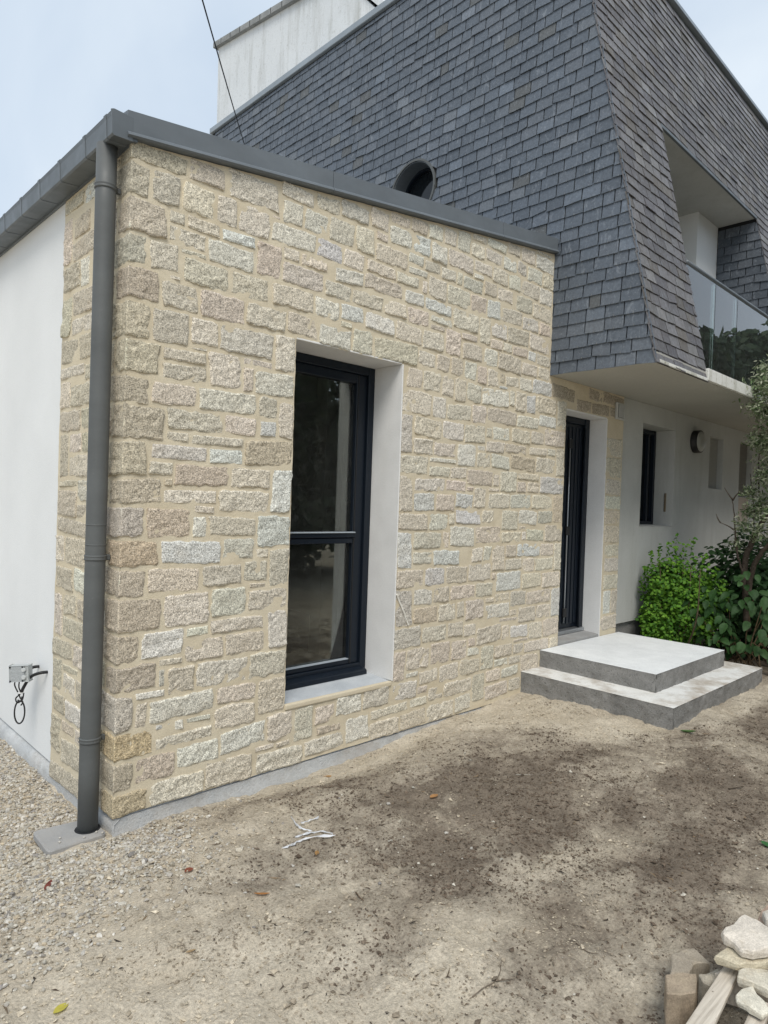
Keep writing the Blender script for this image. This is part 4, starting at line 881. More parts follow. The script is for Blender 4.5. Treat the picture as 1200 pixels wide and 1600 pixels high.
box('window_stile', (W2[0] + 0.002, 0.25, W2[2] + 0.003), (W2[0] + 0.05, 0.32, W2[3] - 0.003), M_ANTH, SW2, 0.003)
box('window_rail', (W2[0] + 0.051, 0.252, W2[3] - 0.055), (W2[1] - 0.051, 0.32, W2[3] - 0.003), M_ANTH, SW2, 0.003)
box('window_rail', (W2[0] + 0.051, 0.252, W2[2] + 0.003), (W2[1] - 0.051, 0.32, W2[2] + 0.055), M_ANTH, SW2, 0.003)
box('window_mullion', (W2[1] - 0.20, 0.255, W2[2] + 0.056), (W2[1] - 0.16, 0.32, W2[3] - 0.056), M_ANTH, SW2, 0.003)
box('pane', (W2[0] + 0.052, 0.29, W2[2] + 0.056), (W2[1] - 0.052, 0.296, W2[3] - 0.056), mat('dark window pane', (0.006, 0.008, 0.01), 0.05), SW2)
prism('window_sill', [(WY + 0.002, W2[2] + 0.001), (0.249, W2[2] + 0.001), (0.249, W2[2] + 0.018), (WY + 0.002, W2[2] + 0.006)], 0, W2[0] + 0.001, W2[1] - 0.001, M_OLDWHITE, SW2, 0.003)
for i, (a, b, c, d) in enumerate((N1, N2)):
    s = box('shutter_panel', (a + 0.002, 0.10, c + 0.002), (b - 0.002, 0.14, d - 0.002), mat('grey blind %d' % i, (0.33, 0.325, 0.30) if i == 0 else (0.20, 0.19, 0.17), 0.7), HOUSE, 0.002)
    k = int((d - c) / 0.045)
    for q in range(k): box('blind_slat', (a + 0.008, 0.094, c + 0.006 + q * (d - c - .01) / k), (b - 0.008, 0.0995, c + 0.006 + (q + 0.9) * (d - c - .01) / k), s.data.materials[0], s, 0.001)
box('rust_patch', (N2[0] + 0.02, WY - 0.002, 1.45), (N2[0] + 0.42, WY - 0.0005, 1.80), m_render('rusty stained render', (0.46, 0.37, 0.30), (0.54, 0.47, 0.41), 0.3, grain=60), HOUSE)
# letter pull in the window reveal
box('pull_bar', (W2[1] - 0.012, 0.10, 1.56), (W2[1] - 0.004, 0.125, 1.78), mat('aged brass', (0.28, 0.22, 0.15), 0.5, 0.6), HOUSE, 0.003)

# rooftop parapet block
def cop(y): return 8.16 + (y - 4.07) * 0.155
PAR = prism('roof_parapet', [(6.15, GT + 0.02), (2.44, GT + 0.02), (2.9, 7.66), (3.25, cop(3.25)), (6.17, cop(6.17))], 0, XR + 0.075, XR + 0.9, M_PARAPET, HOUSE); PAR['label'] = 'stained white rooftop parapet with grey coping'
prism('parapet_coping', [(3.2, cop(3.2)), (6.24, cop(6.24)), (6.24, cop(6.24) + 0.085), (3.2, cop(3.2) + 0.085)], 0, XR + 0.02, XR + 0.95, m_concrete('lichen coping', (0.20, 0.21, 0.21), (0.36, 0.37, 0.37), pit=0.7), PAR, 0.004)
prism('parapet_trim', [(2.34, GT + 0.08), (2.44, GT + 0.08), (3.25, cop(3.25) + 0.02), (3.17, cop(3.25) + 0.06)], 0, XR + 0.05, XR + 0.93, M_PARAPET, PAR)
for k in range(11):
    y = 3.35 + k * 0.265; prism('coping_joint', [(y, cop(y) + 0.002), (y + 0.012, cop(y) + 0.004), (y + 0.012, cop(y) + 0.0862), (y, cop(y) + 0.0845)], 0, XR + 0.0185, XR + 0.0198, M_BACK, PAR)

# ------------------------------------------------------------------ doorstep
STEP = thing('concrete_doorstep', (4.6, -0.65, -0.02), 'two raw concrete steps with pale smooth tops below the front door', 'doorstep')
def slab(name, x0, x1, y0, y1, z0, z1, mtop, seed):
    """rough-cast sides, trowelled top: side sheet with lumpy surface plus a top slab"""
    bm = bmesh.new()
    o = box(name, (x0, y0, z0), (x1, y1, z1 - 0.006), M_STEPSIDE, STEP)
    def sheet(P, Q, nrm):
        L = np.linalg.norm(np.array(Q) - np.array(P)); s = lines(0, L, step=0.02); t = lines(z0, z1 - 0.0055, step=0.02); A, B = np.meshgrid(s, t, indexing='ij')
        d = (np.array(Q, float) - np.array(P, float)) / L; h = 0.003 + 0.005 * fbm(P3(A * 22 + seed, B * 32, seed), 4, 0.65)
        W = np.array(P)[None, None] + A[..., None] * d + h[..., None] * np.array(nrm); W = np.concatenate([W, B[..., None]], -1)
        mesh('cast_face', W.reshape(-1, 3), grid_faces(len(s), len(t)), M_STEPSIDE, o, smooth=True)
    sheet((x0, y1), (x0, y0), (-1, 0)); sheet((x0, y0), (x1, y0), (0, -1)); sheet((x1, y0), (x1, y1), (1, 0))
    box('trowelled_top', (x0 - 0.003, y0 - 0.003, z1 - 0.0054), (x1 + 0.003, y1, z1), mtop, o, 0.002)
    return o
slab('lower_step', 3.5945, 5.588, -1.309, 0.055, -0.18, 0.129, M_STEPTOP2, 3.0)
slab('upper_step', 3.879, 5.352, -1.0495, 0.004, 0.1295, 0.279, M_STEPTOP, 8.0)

# ------------------------------------------------------------------ fittings
LAMP = thing('wall_lamp', (7.215, WY, 2.44), 'round bulkhead lamp with dark ring on the shaded white wall', 'wall lamp')
def disc(name, rr, y0, y1, matl, par, dome=0.0, c=(7.215, 2.44)):
    n = 36; V = []; F = []; prof = [(rr, y0), (rr, y1), (rr * 0.75, y1 - dome * 0.6), (rr * 0.4, y1 - dome * 0.9), (0.001, y1 - dome)]
    for i in range(n):
        a = 2 * math.pi * i / n
        for r, y in prof: V.append((c[0] + r * math.cos(a), y, c[1] + r * math.sin(a)))
    k = len(prof)
    for i in range(n):
        for j in range(k - 1): F.append([i * k + j, i * k + j + 1, ((i + 1) % n) * k + j + 1, ((i + 1) % n) * k + j])
    return mesh(name, V, F, matl, par, smooth=True)
disc('lamp_ring', 0.14, WY - 0.001, WY - 0.075, M_BLACK, LAMP)
disc('lamp_diffuser', 0.122, WY - 0.07, WY - 0.082, mat('opal glass', (0.35, 0.35, 0.32), 0.35), LAMP, 0.03)

JB = thing('junction_box', (-0.05, 1.12, 0.36), 'grey electrical junction box hanging on black cables by the white wall', 'junction box')
M_JB = m_tinted('grey box plastic', 0.6, 0.25, 150, 0.0)
def oriented_box(name, c, ax, ay, az, h, matl, par, tint, bev=0.004):
    bm = bmesh.new(); bmesh.ops.create_cube(bm, size=1)
    for v in bm.verts: v.co = Vector(np.array(c) + ax * v.co.x * h[0] + ay * v.co.y * h[1] + az * v.co.z * h[2])
    bmesh.ops.bevel(bm, geom=bm.edges[:], offset=bev, segments=1, affect='EDGES'); return from_bm(name, bm, matl, par, tint)
jc = np.array([-0.065, 1.165, 0.432]); ja = np.array([0.78, -0.62, 0.05]); ja /= np.linalg.norm(ja); jz = np.array([-0.03, 0.04, 1.0]); jn = np.cross(ja, jz); jn /= np.linalg.norm(jn); jz = np.cross(jn, ja)
if jn @ (CAM - jc) < 0: jn = -jn
oriented_box('casing', jc, ja, jn, jz, (0.112, 0.05, 0.098), M_JB, JB, (0.42, 0.44, 0.44))
oriented_box('lid', jc + jn * 0.0275 - ja * 0.012, ja, jn, jz, (0.088, 0.006, 0.096), M_JB, JB, (0.36, 0.38, 0.39), 0.002)
for a, b in ((0.028, 0.024), (0.028, -0.022)):
    n = 16; V = [jc + jn * 0.031 + ja * (a + 0.014 * math.cos(i * 2 * math.pi / n)) + jz * (b + 0.014 * math.sin(i * 2 * math.pi / n)) for i in range(n)] + [jc + jn * 0.037 + ja * (a + 0.011 * math.cos(i * 2 * math.pi / n)) + jz * (b + 0.011 * math.sin(i * 2 * math.pi / n)) for i in range(n)]
    mesh('knockout_cap', V, [[i, (i + 1) % n, n + (i + 1) % n, n + i] for i in range(n)] + [list(range(n, 2 * n))], M_JB, JB, (0.5, 0.52, 0.52))
for a in (-0.05, 0.022):
    for b in (-0.042, 0.042): oriented_box('screw', jc + jn * 0.0315 + ja * a + jz * b, ja, jn, jz, (0.008, 0.004, 0.008), M_BLACK, JB, None, 0.001)
knot = jc + np.array([0.0, 0.0, -0.125])
b0 = jc - jz * 0.047
tube('cable', smooth_path([b0 - ja * 0.035, b0 - ja * 0.036 + (0, 0, -0.03), knot - ja * 0.012, knot + ja * 0.0 + (0, 0, -0.03), knot + ja * 0.015 + (0, 0, -0.055), knot + ja * 0.005 + (0, 0, -0.075)]), 0.0042, M_BLACK, JB, 8)
tube('cable', smooth_path([b0 - ja * 0.01, b0 - ja * 0.012 + (0, 0, -0.04), knot + (0, 0, 0.0), knot - ja * 0.026 + (0, 0, -0.03), knot - ja * 0.016 + (0, 0, -0.058), knot + ja * 0.012 + (0, 0, -0.04), knot + ja * 0.02 + (0, 0, 0.0)]), 0.0042, M_BLACK, JB, 8)
loop = [knot - ja * 0.012 + (0, 0, -0.04)] + [knot + ja * 0.03 * math.sin(a) * 1.0 + np.array([0, 0, -0.115]) + np.array([0, 0, 0.07]) * math.cos(a) + jn * 0.005 for a in np.linspace(-0.3, 6.6, 16)] + [knot + ja * 0.01 + (0, 0, -0.02)]
tube('cable', smooth_path(loop, 4), 0.0048, M_BLACK, JB, 8)
tube('conduit', smooth_path([(XC + 0.03, 1.049, 0.443), (XC - 0.03, 1.06, 0.441), jc + ja * 0.055 + (0.0, -0.0, -0.03), knot + ja * 0.02 + (0, 0, 0.04), knot + ja * 0.004]), [0.0095] * 32 + [0.007], M_BLACK, JB, 10)
tube('conduit', smooth_path([(XC + 0.03, 1.205, 0.447), (XC - 0.02, 1.21, 0.445), jc + ja * 0.03 - jn * 0.02]), 0.0095, M_BLACK, JB, 10)
tube('cable_tie', [knot + (0, 0, 0.006), knot + (0, 0, 0.0)], 0.017, mat('white nylon', (0.7, 0.7, 0.7), 0.5), JB, 12)

# drain cover slab under the downpipe
PZ = -0.150
def cover():
    a = [np.array(p) for p in ((-0.252, 0.275), (-0.259, 0.018), (0.022, 0.026), (0.022, 0.235))]; out = []
    for i in range(4):
        p, pr, nx = a[i], a[i - 1], a[(i + 1) % 4]; d0 = (pr - p) / np.linalg.norm(pr - p); d1 = (nx - p) / np.linalg.norm(nx - p)
        for s in np.linspace(0, 1, 6): out.append(p + 0.03 * (d0 * (1 - s) ** 2 + d1 * s ** 2))
    bm = bmesh.new(); n = len(out); c = np.mean(out, 0)
    rings = [[bm.verts.new((*(c + (q - c) * f), PZ + dz)) for q in out] for f, dz in ((0.97, 0.0), (1.0, -0.006), (1.0, -0.030))]
    bm.faces.new(rings[0]); bm.faces.new(rings[2][::-1])
    for A, B in zip(rings[:-1], rings[1:]):
        for i in range(n): bm.faces.new((A[i], B[i], B[(i + 1) % n], A[(i + 1) % n]))
    bmesh.ops.recalc_face_normals(bm, faces=bm.faces[:])
    return bm
DRAIN = thing('drain_cover', (-0.13, 0.1, -0.18), 'grey slab drain cover with a hole for the downpipe', 'drain cover')
from_bm('cover_slab', cover(), M_PLATE, DRAIN)
tube('pipe_hole', [(PX, PY, PZ - 0.004), (PX, PY, PZ + 0.0012)], [PR + 0.014, PR + 0.012], M_BACK, DRAIN, 24)
PEBC = [(-0.175, 0.11, 0.006), (-0.19, 0.07, 0.006), (-0.085, 0.04, 0.006), (-0.02, 0.055, 0.006), (0.0, 0.03, 0.0055)]
for i, (x_, y_, s) in enumerate(PEBC):
    v = IV * (1 + np.random.default_rng(i).normal(0, 0.12, (len(IV), 1))) * s * np.array([1.2, 1, 0.8]) + np.array([x_, y_, PZ + 0.005])
    tag(mesh('pebble', v, IF, M_PEB, None, (0.5, 0.47, 0.42)), 'tiny pale pebble lying on the grey drain cover', 'pebble', 'pebbles on the drain cover')

# overhead cable
A_ = CAM + ray(400, 285) * (XR - CAM[0]) / ray(400, 285)[0]; B_ = CAM + ray(285, -110) / np.linalg.norm(ray(285, -110)) * 5.2
tt = np.linspace(0, 1, 14)[:, None]; pts = A_ * (1 - tt) + B_ * tt; pts[:, 2] -= 0.1 * (tt * (1 - tt))[:, 0]
tag(tube('overhead_cable', pts, 0.0055, M_BLACK, None, 8), 'thin black overhead cable running up from the slate gable into the sky', 'cable')

# ------------------------------------------------------------------ plants
def leaf_cloud(centers, normals, size, cols, kind='oval', fold=0.25):
    """one folded leaf per centre: 6 vertices, 4 triangles"""
    n = len(centers); size = np.broadcast_to(size, (n,))
    d = normals / (np.linalg.norm(normals, axis=1)[:, None] + 1e-9)
    a = np.cross(d, rng.normal(0, 1, (n, 3))); a /= np.linalg.norm(a, axis=1)[:, None] + 1e-9; b = np.cross(d, a)
    L = np.array([(0, 0, 0), (0.35, 0.30, 0.10), (0.75, 0.22, 0.06), (1.0, 0, -0.10), (0.75, -0.22, 0.06), (0.35, -0.30, 0.10)]) if kind == 'oval' else np.array([(0, 0, 0), (0.4, 0.14, 0.04), (0.8, 0.10, 0.0), (1.0, 0, -0.1), (0.8, -0.10, 0.0), (0.4, -0.14, 0.04)])
    V = centers[:, None, :] + size[:, None, None] * (L[None, :, 0:1] * a[:, None] + L[None, :, 1:2] * b[:, None] + L[None, :, 2:3] * d[:, None] * (fold / 0.25))
    F = np.array([(0, 1, 5), (1, 2, 4), (1, 4, 5), (2, 3, 4)])[None] + (np.arange(n) * 6)[:, None, None]
    return V.reshape(-1, 3), F.reshape(-1, 3), np.repeat(cols, 6, 0)
def shell_points(n, c, r, seed, lump=0.35, fill=0.35):
    q = np.random.default_rng(seed); d = q.normal(0, 1, (n, 3)); d /= np.linalg.norm(d, axis=1)[:, None]
    rad = 1 + lump * fbm(d * 2.1 + seed, 3); s = 1 - fill * q.random(n) ** 1.5
    return np.array(c) + d * np.array(r) * (rad * s)[:, None], d
def pal(n, cols, p=None, v=0.2):
    c = np.array(cols)[rng.choice(len(cols), n, p=p)]; return c * rng.uniform(1 - v, 1 + v, (n, 1))
GB = -0.03
# bright green shrub against the wall
SHR = thing('green_shrub', (5.98, -0.33, GB), 'bright lime-green leafy shrub growing against the white wall beside the steps', 'shrub')
C1, D1 = [], []
for (cx, cy, cz, rx, ry, rz, k) in ((5.88, -0.27, 0.80, 0.20, 0.20, 0.28, 2300), (5.98, -0.42, 0.62, 0.26, 0.25, 0.33, 3200), (6.12, -0.50, 0.45, 0.25, 0.24, 0.30, 2000), (5.82, -0.22, 0.40, 0.20, 0.19, 0.32, 1900), (5.98, -0.30, 0.25, 0.25, 0.26, 0.25, 1800), (6.3, -0.40, 0.55, 0.3, 0.24, 0.3, 1300)):
    p, d = shell_points(k, (cx, cy, cz), (rx, ry, rz), int(cx * 100), 0.5, 0.65); C1.append(p); D1.append(d)
for (sx, sy, h) in ((5.83, -0.20, 1.20), (5.92, -0.34, 1.32), (6.02, -0.47, 1.30), (6.08, -0.57, 1.12), (5.80, -0.12, 1.12), (5.88, -0.27, 1.24), (5.97, -0.40, 1.22), (6.15, -0.66, 0.98), (6.22, -0.72, 0.86), (6.1, -0.62, 0.92), (5.78, -0.06, 0.95)):
    z = np.linspace(0.6, h, 60); p = np.stack([sx + rng.normal(0, 0.035, 60) * (1.15 - (z - .6) / (h - .59)), sy + rng.normal(0, 0.035, 60) * (1.15 - (z - .6) / (h - .59)), z], 1); C1.append(p); D1.append(rng.normal(0, 1, (60, 3)))
C1, D1 = np.vstack(C1), np.vstack(D1); k = C1[:, 1] < WY - 0.02; C1, D1 = C1[k], D1[k]
nrm = D1 * 0.6 + np.array([-0.3, -0.4, 0.9]) + rng.normal(0, 0.45, D1.shape)
V, F, T = leaf_cloud(C1, nrm, rng.uniform(0.03, 0.058, len(C1)), pal(len(C1), [(0.085, 0.205, 0.016), (0.115, 0.25, 0.02), (0.05, 0.14, 0.014), (0.15, 0.29, 0.03)], [.35, .25, .32, .08]))
mesh('foliage', V, F, M_LEAF, SHR, T)
for i in range(7):
    a = rng.normal(0, 0.05, 2); tube('stem', smooth_path([(5.95 + a[0], -0.33 + a[1], GB), (5.93 + a[0] * 3, -0.33 + a[1] * 3, 0.45), (5.92 + a[0] * 4, -0.33 + a[1] * 3.5, 1.0)], 4), np.linspace(0.011, 0.004, 9), M_BARK, SHR, 6, (0.10, 0.075, 0.05))
# hydrangea with large leaves, each leaf a piece
HYD = thing('hydrangea', (6.15, -0.92, GB), 'dark green hydrangea with broad leaves behind the right end of the steps', 'hydrangea')
def big_leaf(seed):
    q = np.random.default_rng(seed); nl = 7; V = []; F = []
    for i in range(nl):
        s = i / (nl - 1); wdt = 0.36 * math.sin(math.pi * min(0.97, 0.06 + s * 0.94)) ** 0.7 * (1 - 0.25 * s)
        for j, tq in enumerate((-1, -0.5, 0, 0.5, 1)):
            V.append((s, tq * wdt * (1 + q.normal(0, 0.05)), 0.10 * abs(tq) * wdt * 2.2 - 0.28 * s * s + 0.012 * math.sin(9 * s + 3 * tq)))
    for i in range(nl - 1):
        for j in range(4): F.append((i * 5 + j, (i + 1) * 5 + j, (i + 1) * 5 + j + 1, i * 5 + j + 1))
    return np.array(V), F
LM = []
HCOL = [(0.022, 0.062, 0.016), (0.028, 0.076, 0.020), (0.036, 0.09, 0.024), (0.046, 0.105, 0.032), (0.030, 0.08, 0.02)]
for q in range(10):
    V, F = big_leaf(q); me = bpy.data.meshes.new('leaf'); me.from_pydata(V.tolist(), [], F)
    me.polygons.foreach_set('use_smooth', np.ones(len(me.polygons), dtype=bool))
    at = me.attributes.new('tint', 'FLOAT_COLOR', 'POINT'); cc = np.tile(np.array([*HCOL[q % 5], 1.0]), (len(V), 1)); at.data.foreach_set('color', cc.astype(np.float32).ravel()); me.materials.append(M_LEAF); LM.append(me)
p, d = shell_points(250, (6.25, -1.0, 0.46), (0.46, 0.60, 0.56), 41, 0.35, 0.6)
p2, d2 = shell_points(70, (6.02, -0.66, 0.42), (0.22, 0.26, 0.40), 43, 0.3, 0.6)
p = np.vstack([p, p2]); d = np.vstack([d, d2]); kk = 0
for i in range(len(p)):
    if p[i, 2] < 0.06 or p[i, 1] > -0.1 or (p[i, 0] < 5.72 and p[i, 1] > -1.35): continue
    if kk >= 300: break
    kk += 1
    o = bpy.data.objects.new('leaf', LM[int(rng.choice(10))]); COL.objects.link(o)
    s = rng.uniform(0.075, 0.13); out = Vector((d[i][0] - 0.25, d[i][1] - 0.25, 0.0)); out = out.normalized() if out.length > 0.05 else Vector((1, 0, 0))
    up = Vector((d[i][0] * 0.5 - 0.25 + rng.normal(0, .25), d[i][1] * 0.5 - 0.2 + rng.normal(0, .25), 0.85)).normalized()
    yv = up.cross(out).normalized(); xv = yv.cross(up).normalized()
    mm = Matrix((xv, yv, up)).transposed().to_4x4(); o.parent = HYD
    o.matrix_local = Matrix.Translation(Vector(p[i] - WORLD[HYD.name])) @ mm @ Matrix.Scale(s, 4)
for i in range(16):
    a = p[int(rng.integers(0, len(p)))]; tube('stem', smooth_path([(6.15 + rng.normal(0, .1), -0.92 + rng.normal(0, .12), GB), ((6.15 + a[0]) / 2, (-0.92 + a[1]) / 2, 0.22), a], 4), np.linspace(0.008, 0.004, 9), M_BARK, HYD, 6, (0.14, 0.10, 0.06))
# dark undergrowth behind the hydrangea
p, d = shell_points(4600, (6.92, -0.85, 0.62), (0.55, 0.66, 0.74), 77, 0.3, 0.6); k = (p[:, 1] < -0.03) & (p[:, 2] > 0); p, d = p[k], d[k]
V, F, T = leaf_cloud(p, d + np.array([-.2, -.2, 0.8]) + rng.normal(0, .4, d.shape), rng.uniform(0.06, 0.10, len(p)), pal(len(p), [(0.022, 0.06, 0.018), (0.03, 0.08, 0.022), (0.04, 0.09, 0.03)]))
UND = thing('dark_bush', (6.95, -0.75, GB), 'dark green bush behind the hydrangea at the foot of the small tree', 'bush')
mesh('foliage', V, F, M_LEAF, UND, T)
for i in range(4): tube('stem', smooth_path([(6.95 + rng.normal(0, .05), -0.75 + rng.normal(0, .05), GB), (6.95 + rng.normal(0, .15), -0.75 + rng.normal(0, .15), 0.4), (6.95 + rng.normal(0, .25), -0.75 + rng.normal(0, .25), 0.85)], 4), np.linspace(0.012, 0.004, 9), M_BARK, UND, 6, (0.08, 0.06, 0.045))
# small variegated tree at the right edge
TREE = thing('variegated_tree', (6.45, -1.02, GB), 'small tree with pale variegated leaves and dark crooked branches at the right edge', 'tree')
def at(u, v, r_):
    d = ray(u, v); d = d / np.linalg.norm(d[:2]); return CAM + d * r_
BR = [[at(1168, 985, 8.05), at(1165, 930, 8.05), at(1163, 885, 8.05), at(1172, 855, 8.0), at(1190, 820, 7.95), at(1225, 760, 7.9), at(1245, 690, 7.9)],
      [at(1168, 940, 8.05), at(1172, 905, 8.0), at(1182, 875, 7.9), at(1200, 852, 7.8), at(1240, 820, 7.7), at(1290, 760, 7.6)],
      [at(1165, 905, 8.05), at(1153, 870, 8.0), at(1149, 835, 8.0), at(1147, 805, 8.0), at(1144, 778, 8.0)]]
TR = None
for i, (b, r0, r1) in enumerate(zip(BR, (0.038, 0.030, 0.013), (0.018, 0.015, 0.004))):
    pth = smooth_path(b, 5); pth += rng.normal(0, 0.004, pth.shape)
    o = tube('trunk' if i == 0 else 'branch', pth, np.linspace(r0, r1, len(pth)), M_BARK, TREE, 10, (0.075, 0.06, 0.048))
for (a, b, c) in (((1147, 828), (1138, 822), (1124, 816)), ((1144, 780), (1138, 772), (1132, 762)), ((1145, 782), (1150, 774), (1156, 768)), ((1126, 817), (1122, 811), (1119, 803)), ((1175, 850), (1178, 800), (1172, 740)), ((1190, 820), (1185, 740), (1190, 660)), ((1215, 770), (1205, 690), (1192, 620))):
    tube('twig', smooth_path([at(*a, 8.0), at(*b, 7.98), at(*c, 7.96)], 4), np.linspace(0.009, 0.003, 9), M_BARK, TREE, 6, (0.09, 0.075, 0.06))
cl = []; dl = []
for (u, v, rr, sz, k) in ((1195, 600, 7.85, 0.16, 520), (1190, 640, 7.85, 0.15, 420), (1206, 690, 7.9, 0.2, 520), (1180, 690, 7.95, 0.10, 170), (1196, 745, 7.9, 0.15, 330), (1172, 768, 7.95, 0.09, 140), (1190, 790, 7.95, 0.15, 330), (1172, 800, 8.0, 0.10, 170), (1160, 822, 8.0, 0.09, 120), (1186, 832, 7.9, 0.11, 170), (1235, 620, 7.7, 0.35, 1300), (1250, 720, 7.7, 0.35, 1200), (1230, 800, 7.8, 0.25, 500), (1196, 575, 7.8, 0.09, 120), (1150, 850, 8.05, 0.08, 80)):
    q, dd = shell_points(int(k * (1.7 if u > 1200 else 1.05)), at(u, v, rr), (sz, sz, sz), int(u + v), 0.5, 0.8); cl.append(q); dl.append(dd)
cl, dl = np.vstack(cl), np.vstack(dl)
V, F, T = leaf_cloud(cl, dl * .5 + rng.normal(0, .6, dl.shape) + np.array([0, 0, .4]), rng.uniform(0.035, 0.065, len(cl)), pal(len(cl), [(0.30, 0.34, 0.22), (0.42, 0.44, 0.32), (0.15, 0.22, 0.10), (0.09, 0.14, 0.06), (0.22, 0.27, 0.15)], [.28, .22, .2, .12, .18]), 'narrow')
mesh('crown', V, F, M_LEAF, TREE, T)
# tall trees across the yard: they show only as reflections in the glass
def yard_tree(seed):
    q = np.random.default_rng(seed); C2, D2 = [], []
    for i in range(46):
        h = q.uniform(0.15, 6.6); r0 = 1.75 * (1 - 0.45 * (h / 7)); a = q.uniform(0, 6.28); rr = q.uniform(0.2, 0.75) * r0
        p, d = shell_points(230, (rr * math.cos(a), rr * math.sin(a), h), (0.75, 0.75, 0.65), seed * 50 + i, 0.35, 0.5); C2.append(p); D2.append(d)
    C2, D2 = np.vstack(C2), np.vstack(D2)
    return leaf_cloud(C2, D2 + rng.normal(0, .4, D2.shape), rng.uniform(0.22, 0.38, len(C2)), pal(len(C2), [(0.06, 0.095, 0.05), (0.075, 0.115, 0.06), (0.045, 0.078, 0.04)]))
crowns = []
spots = [(4.2, -8.4), (6.8, -8.0), (9.3, -7.4), (11.8, -6.8), (14.2, -6.2), (16.6, -5.8), (19.0, -5.5), (21.4, -5.3), (23.8, -5.1), (26.4, -4.9)]
for i, (tx, ty) in enumerate(spots):
    t = thing('yard_tree', (tx, ty, -0.1), 'dense dark tree across the yard, seen only as a reflection in the glass', 'tree', 'trees reflected in the glass')
    if i < 3:
        V, F, T = yard_tree(i + 3); o = mesh('crown', V + np.array([tx, ty, -0.1]), F, M_LEAF, t, T)
        tr = tube('trunk', [(tx, ty, -0.2), (tx + .05, ty, 1.5), (tx - .05, ty + .05, 3.4), (tx, ty, 5.4)], [0.19, 0.15, 0.11, 0.04], M_BARK, t, 10, (0.07, 0.055, 0.04)); crowns.append((o, tr))
    else:
        for src in crowns[i % 3]:
            c = src.copy(); COL.objects.link(c); c.parent = t
        t.rotation_euler.z = i * 1.3; t.scale = (1, 1, 0.9 + 0.2 * ((i * 37) % 10) / 10)

# ------------------------------------------------------------------ rubble pile, bottom right
def rock(name, poly, zt, th, col, label, seed, grow=0.0, tilt=(0, 0)):
    """poly: corners of the upper face in the photo, put at height zt; body of thickness th below it"""
    P = np.array([on_z(1020 + a / 6.667, 1400 + b / 6.667, zt) for a, b in poly]); c = P.mean(0)
    q = np.random.default_rng(seed); n = len(P); bm = bmesh.new()
    top = [bm.verts.new(p + np.array([0, 0, q.normal(0, 0.0035)])) for p in P]
    mid = [bm.verts.new(c + (p - c) * q.uniform(0.98, 1.05) + np.array([0, 0, -th * q.uniform(0.35, 0.6)])) for p in P]
    bot = [bm.verts.new(c + (p - c) * q.uniform(0.88, 0.98) + np.array([0, 0, -th])) for p in P]
    ct = bm.verts.new(c + (P[0] - c) * 0.15 + np.array([0, 0, 0.004])); bm.faces.new(bot[::-1])
    for i in range(n):
        j = (i + 1) % n; bm.faces.new((ct, top[i], top[j])); bm.faces.new((top[i], mid[i], mid[j], top[j])); bm.faces.new((mid[i], bot[i], bot[j], mid[j]))
    bmesh.ops.recalc_face_normals(bm, faces=bm.faces[:])
    sharp = [e for e in bm.edges if e.calc_face_angle(0) > 0.5]
    bmesh.ops.bevel(bm, geom=sharp, offset=0.0035, segments=1, affect='EDGES', clamp_overlap=True)
    bmesh.ops.triangulate(bm, faces=bm.faces[:]); bmesh.ops.subdivide_edges(bm, edges=[e for e in bm.edges if e.calc_length() > 0.02], cuts=2, use_grid_fill=True); bmesh.ops.triangulate(bm, faces=bm.faces[:])
    bm.verts.ensure_lookup_table(); bm.verts.index_update()
    V = np.array([v.co for v in bm.verts]); F = [[v.index for v in f.verts] for f in bm.faces]; bm.free()
    V = V + 0.0013 * np.stack([fbm(V * 45 + seed, 3, .65), fbm(V * 45 + seed + 40, 3, .65), fbm(V * 50 + seed + 80, 3, .65)], 1)
    return tag(mesh(name, V, F, M_BROKEN, None, col), label, 'stone', 'loose stones in the rubble pile')
rock('loose_stone', [(128, 820), (300, 800), (455, 815), (465, 850), (440, 1010), (290, 1030), (140, 1000)], 0.10, 0.16, (0.33, 0.265, 0.195), 'square brown block at the front left of the rubble pile', 1)
rock('loose_stone', [(200, 600), (330, 545), (430, 530), (605, 680), (540, 705), (420, 715), (380, 800), (180, 810)], 0.075, 0.13, (0.34, 0.295, 0.235), 'angular grey-brown block behind the square one', 2)
rock('loose_stone', [(470, 830), (550, 780), (700, 750), (690, 850), (600, 930), (520, 880)], 0.075, 0.13, (0.36, 0.325, 0.265), 'small grey stone wedged beside the pallet board', 3)
rock('loose_stone', [(640, 610), (740, 550), (830, 505), (960, 570), (1200, 585), (1330, 600), (1180, 680), (1020, 700), (860, 680), (700, 630)], 0.165, 0.032, (0.54, 0.48, 0.36), 'flat yellowish slab under the big pale one', 4)
rock('loose_stone', [(720, 350), (760, 305), (840, 290), (890, 225), (950, 195), (1080, 240), (1200, 310), (1330, 370), (1360, 480), (1200, 545), (1050, 575), (920, 530), (830, 450), (730, 400)], 0.205, 0.034, (0.66, 0.60, 0.52), 'large pale pinkish slab on top of the pile', 5)
rock('loose_stone', [(890, 770), (1000, 745), (1200, 740), (1330, 760), (1340, 960), (1200, 980), (1060, 905), (885, 850)], 0.145, 0.03, (0.58, 0.535, 0.44), 'cream slab lying across the pallet at the right edge', 6)
rock('loose_stone', [(865, 1020), (930, 960), (1040, 925), (1080, 1000), (1170, 1090), (1220, 1180), (1150, 1240), (1010, 1160), (870, 1075)], 0.135, 0.022, (0.66, 0.62, 0.52), 'thin whitish flake of stone on the pallet boards', 7)
rock('loose_stone', [(1090, 230), (1130, 130), (1200, 70), (1330, 90), (1330, 260), (1200, 285)], 0.13, 0.10, (0.42, 0.31, 0.24), 'reddish block at the back of the pile on the right edge', 8)
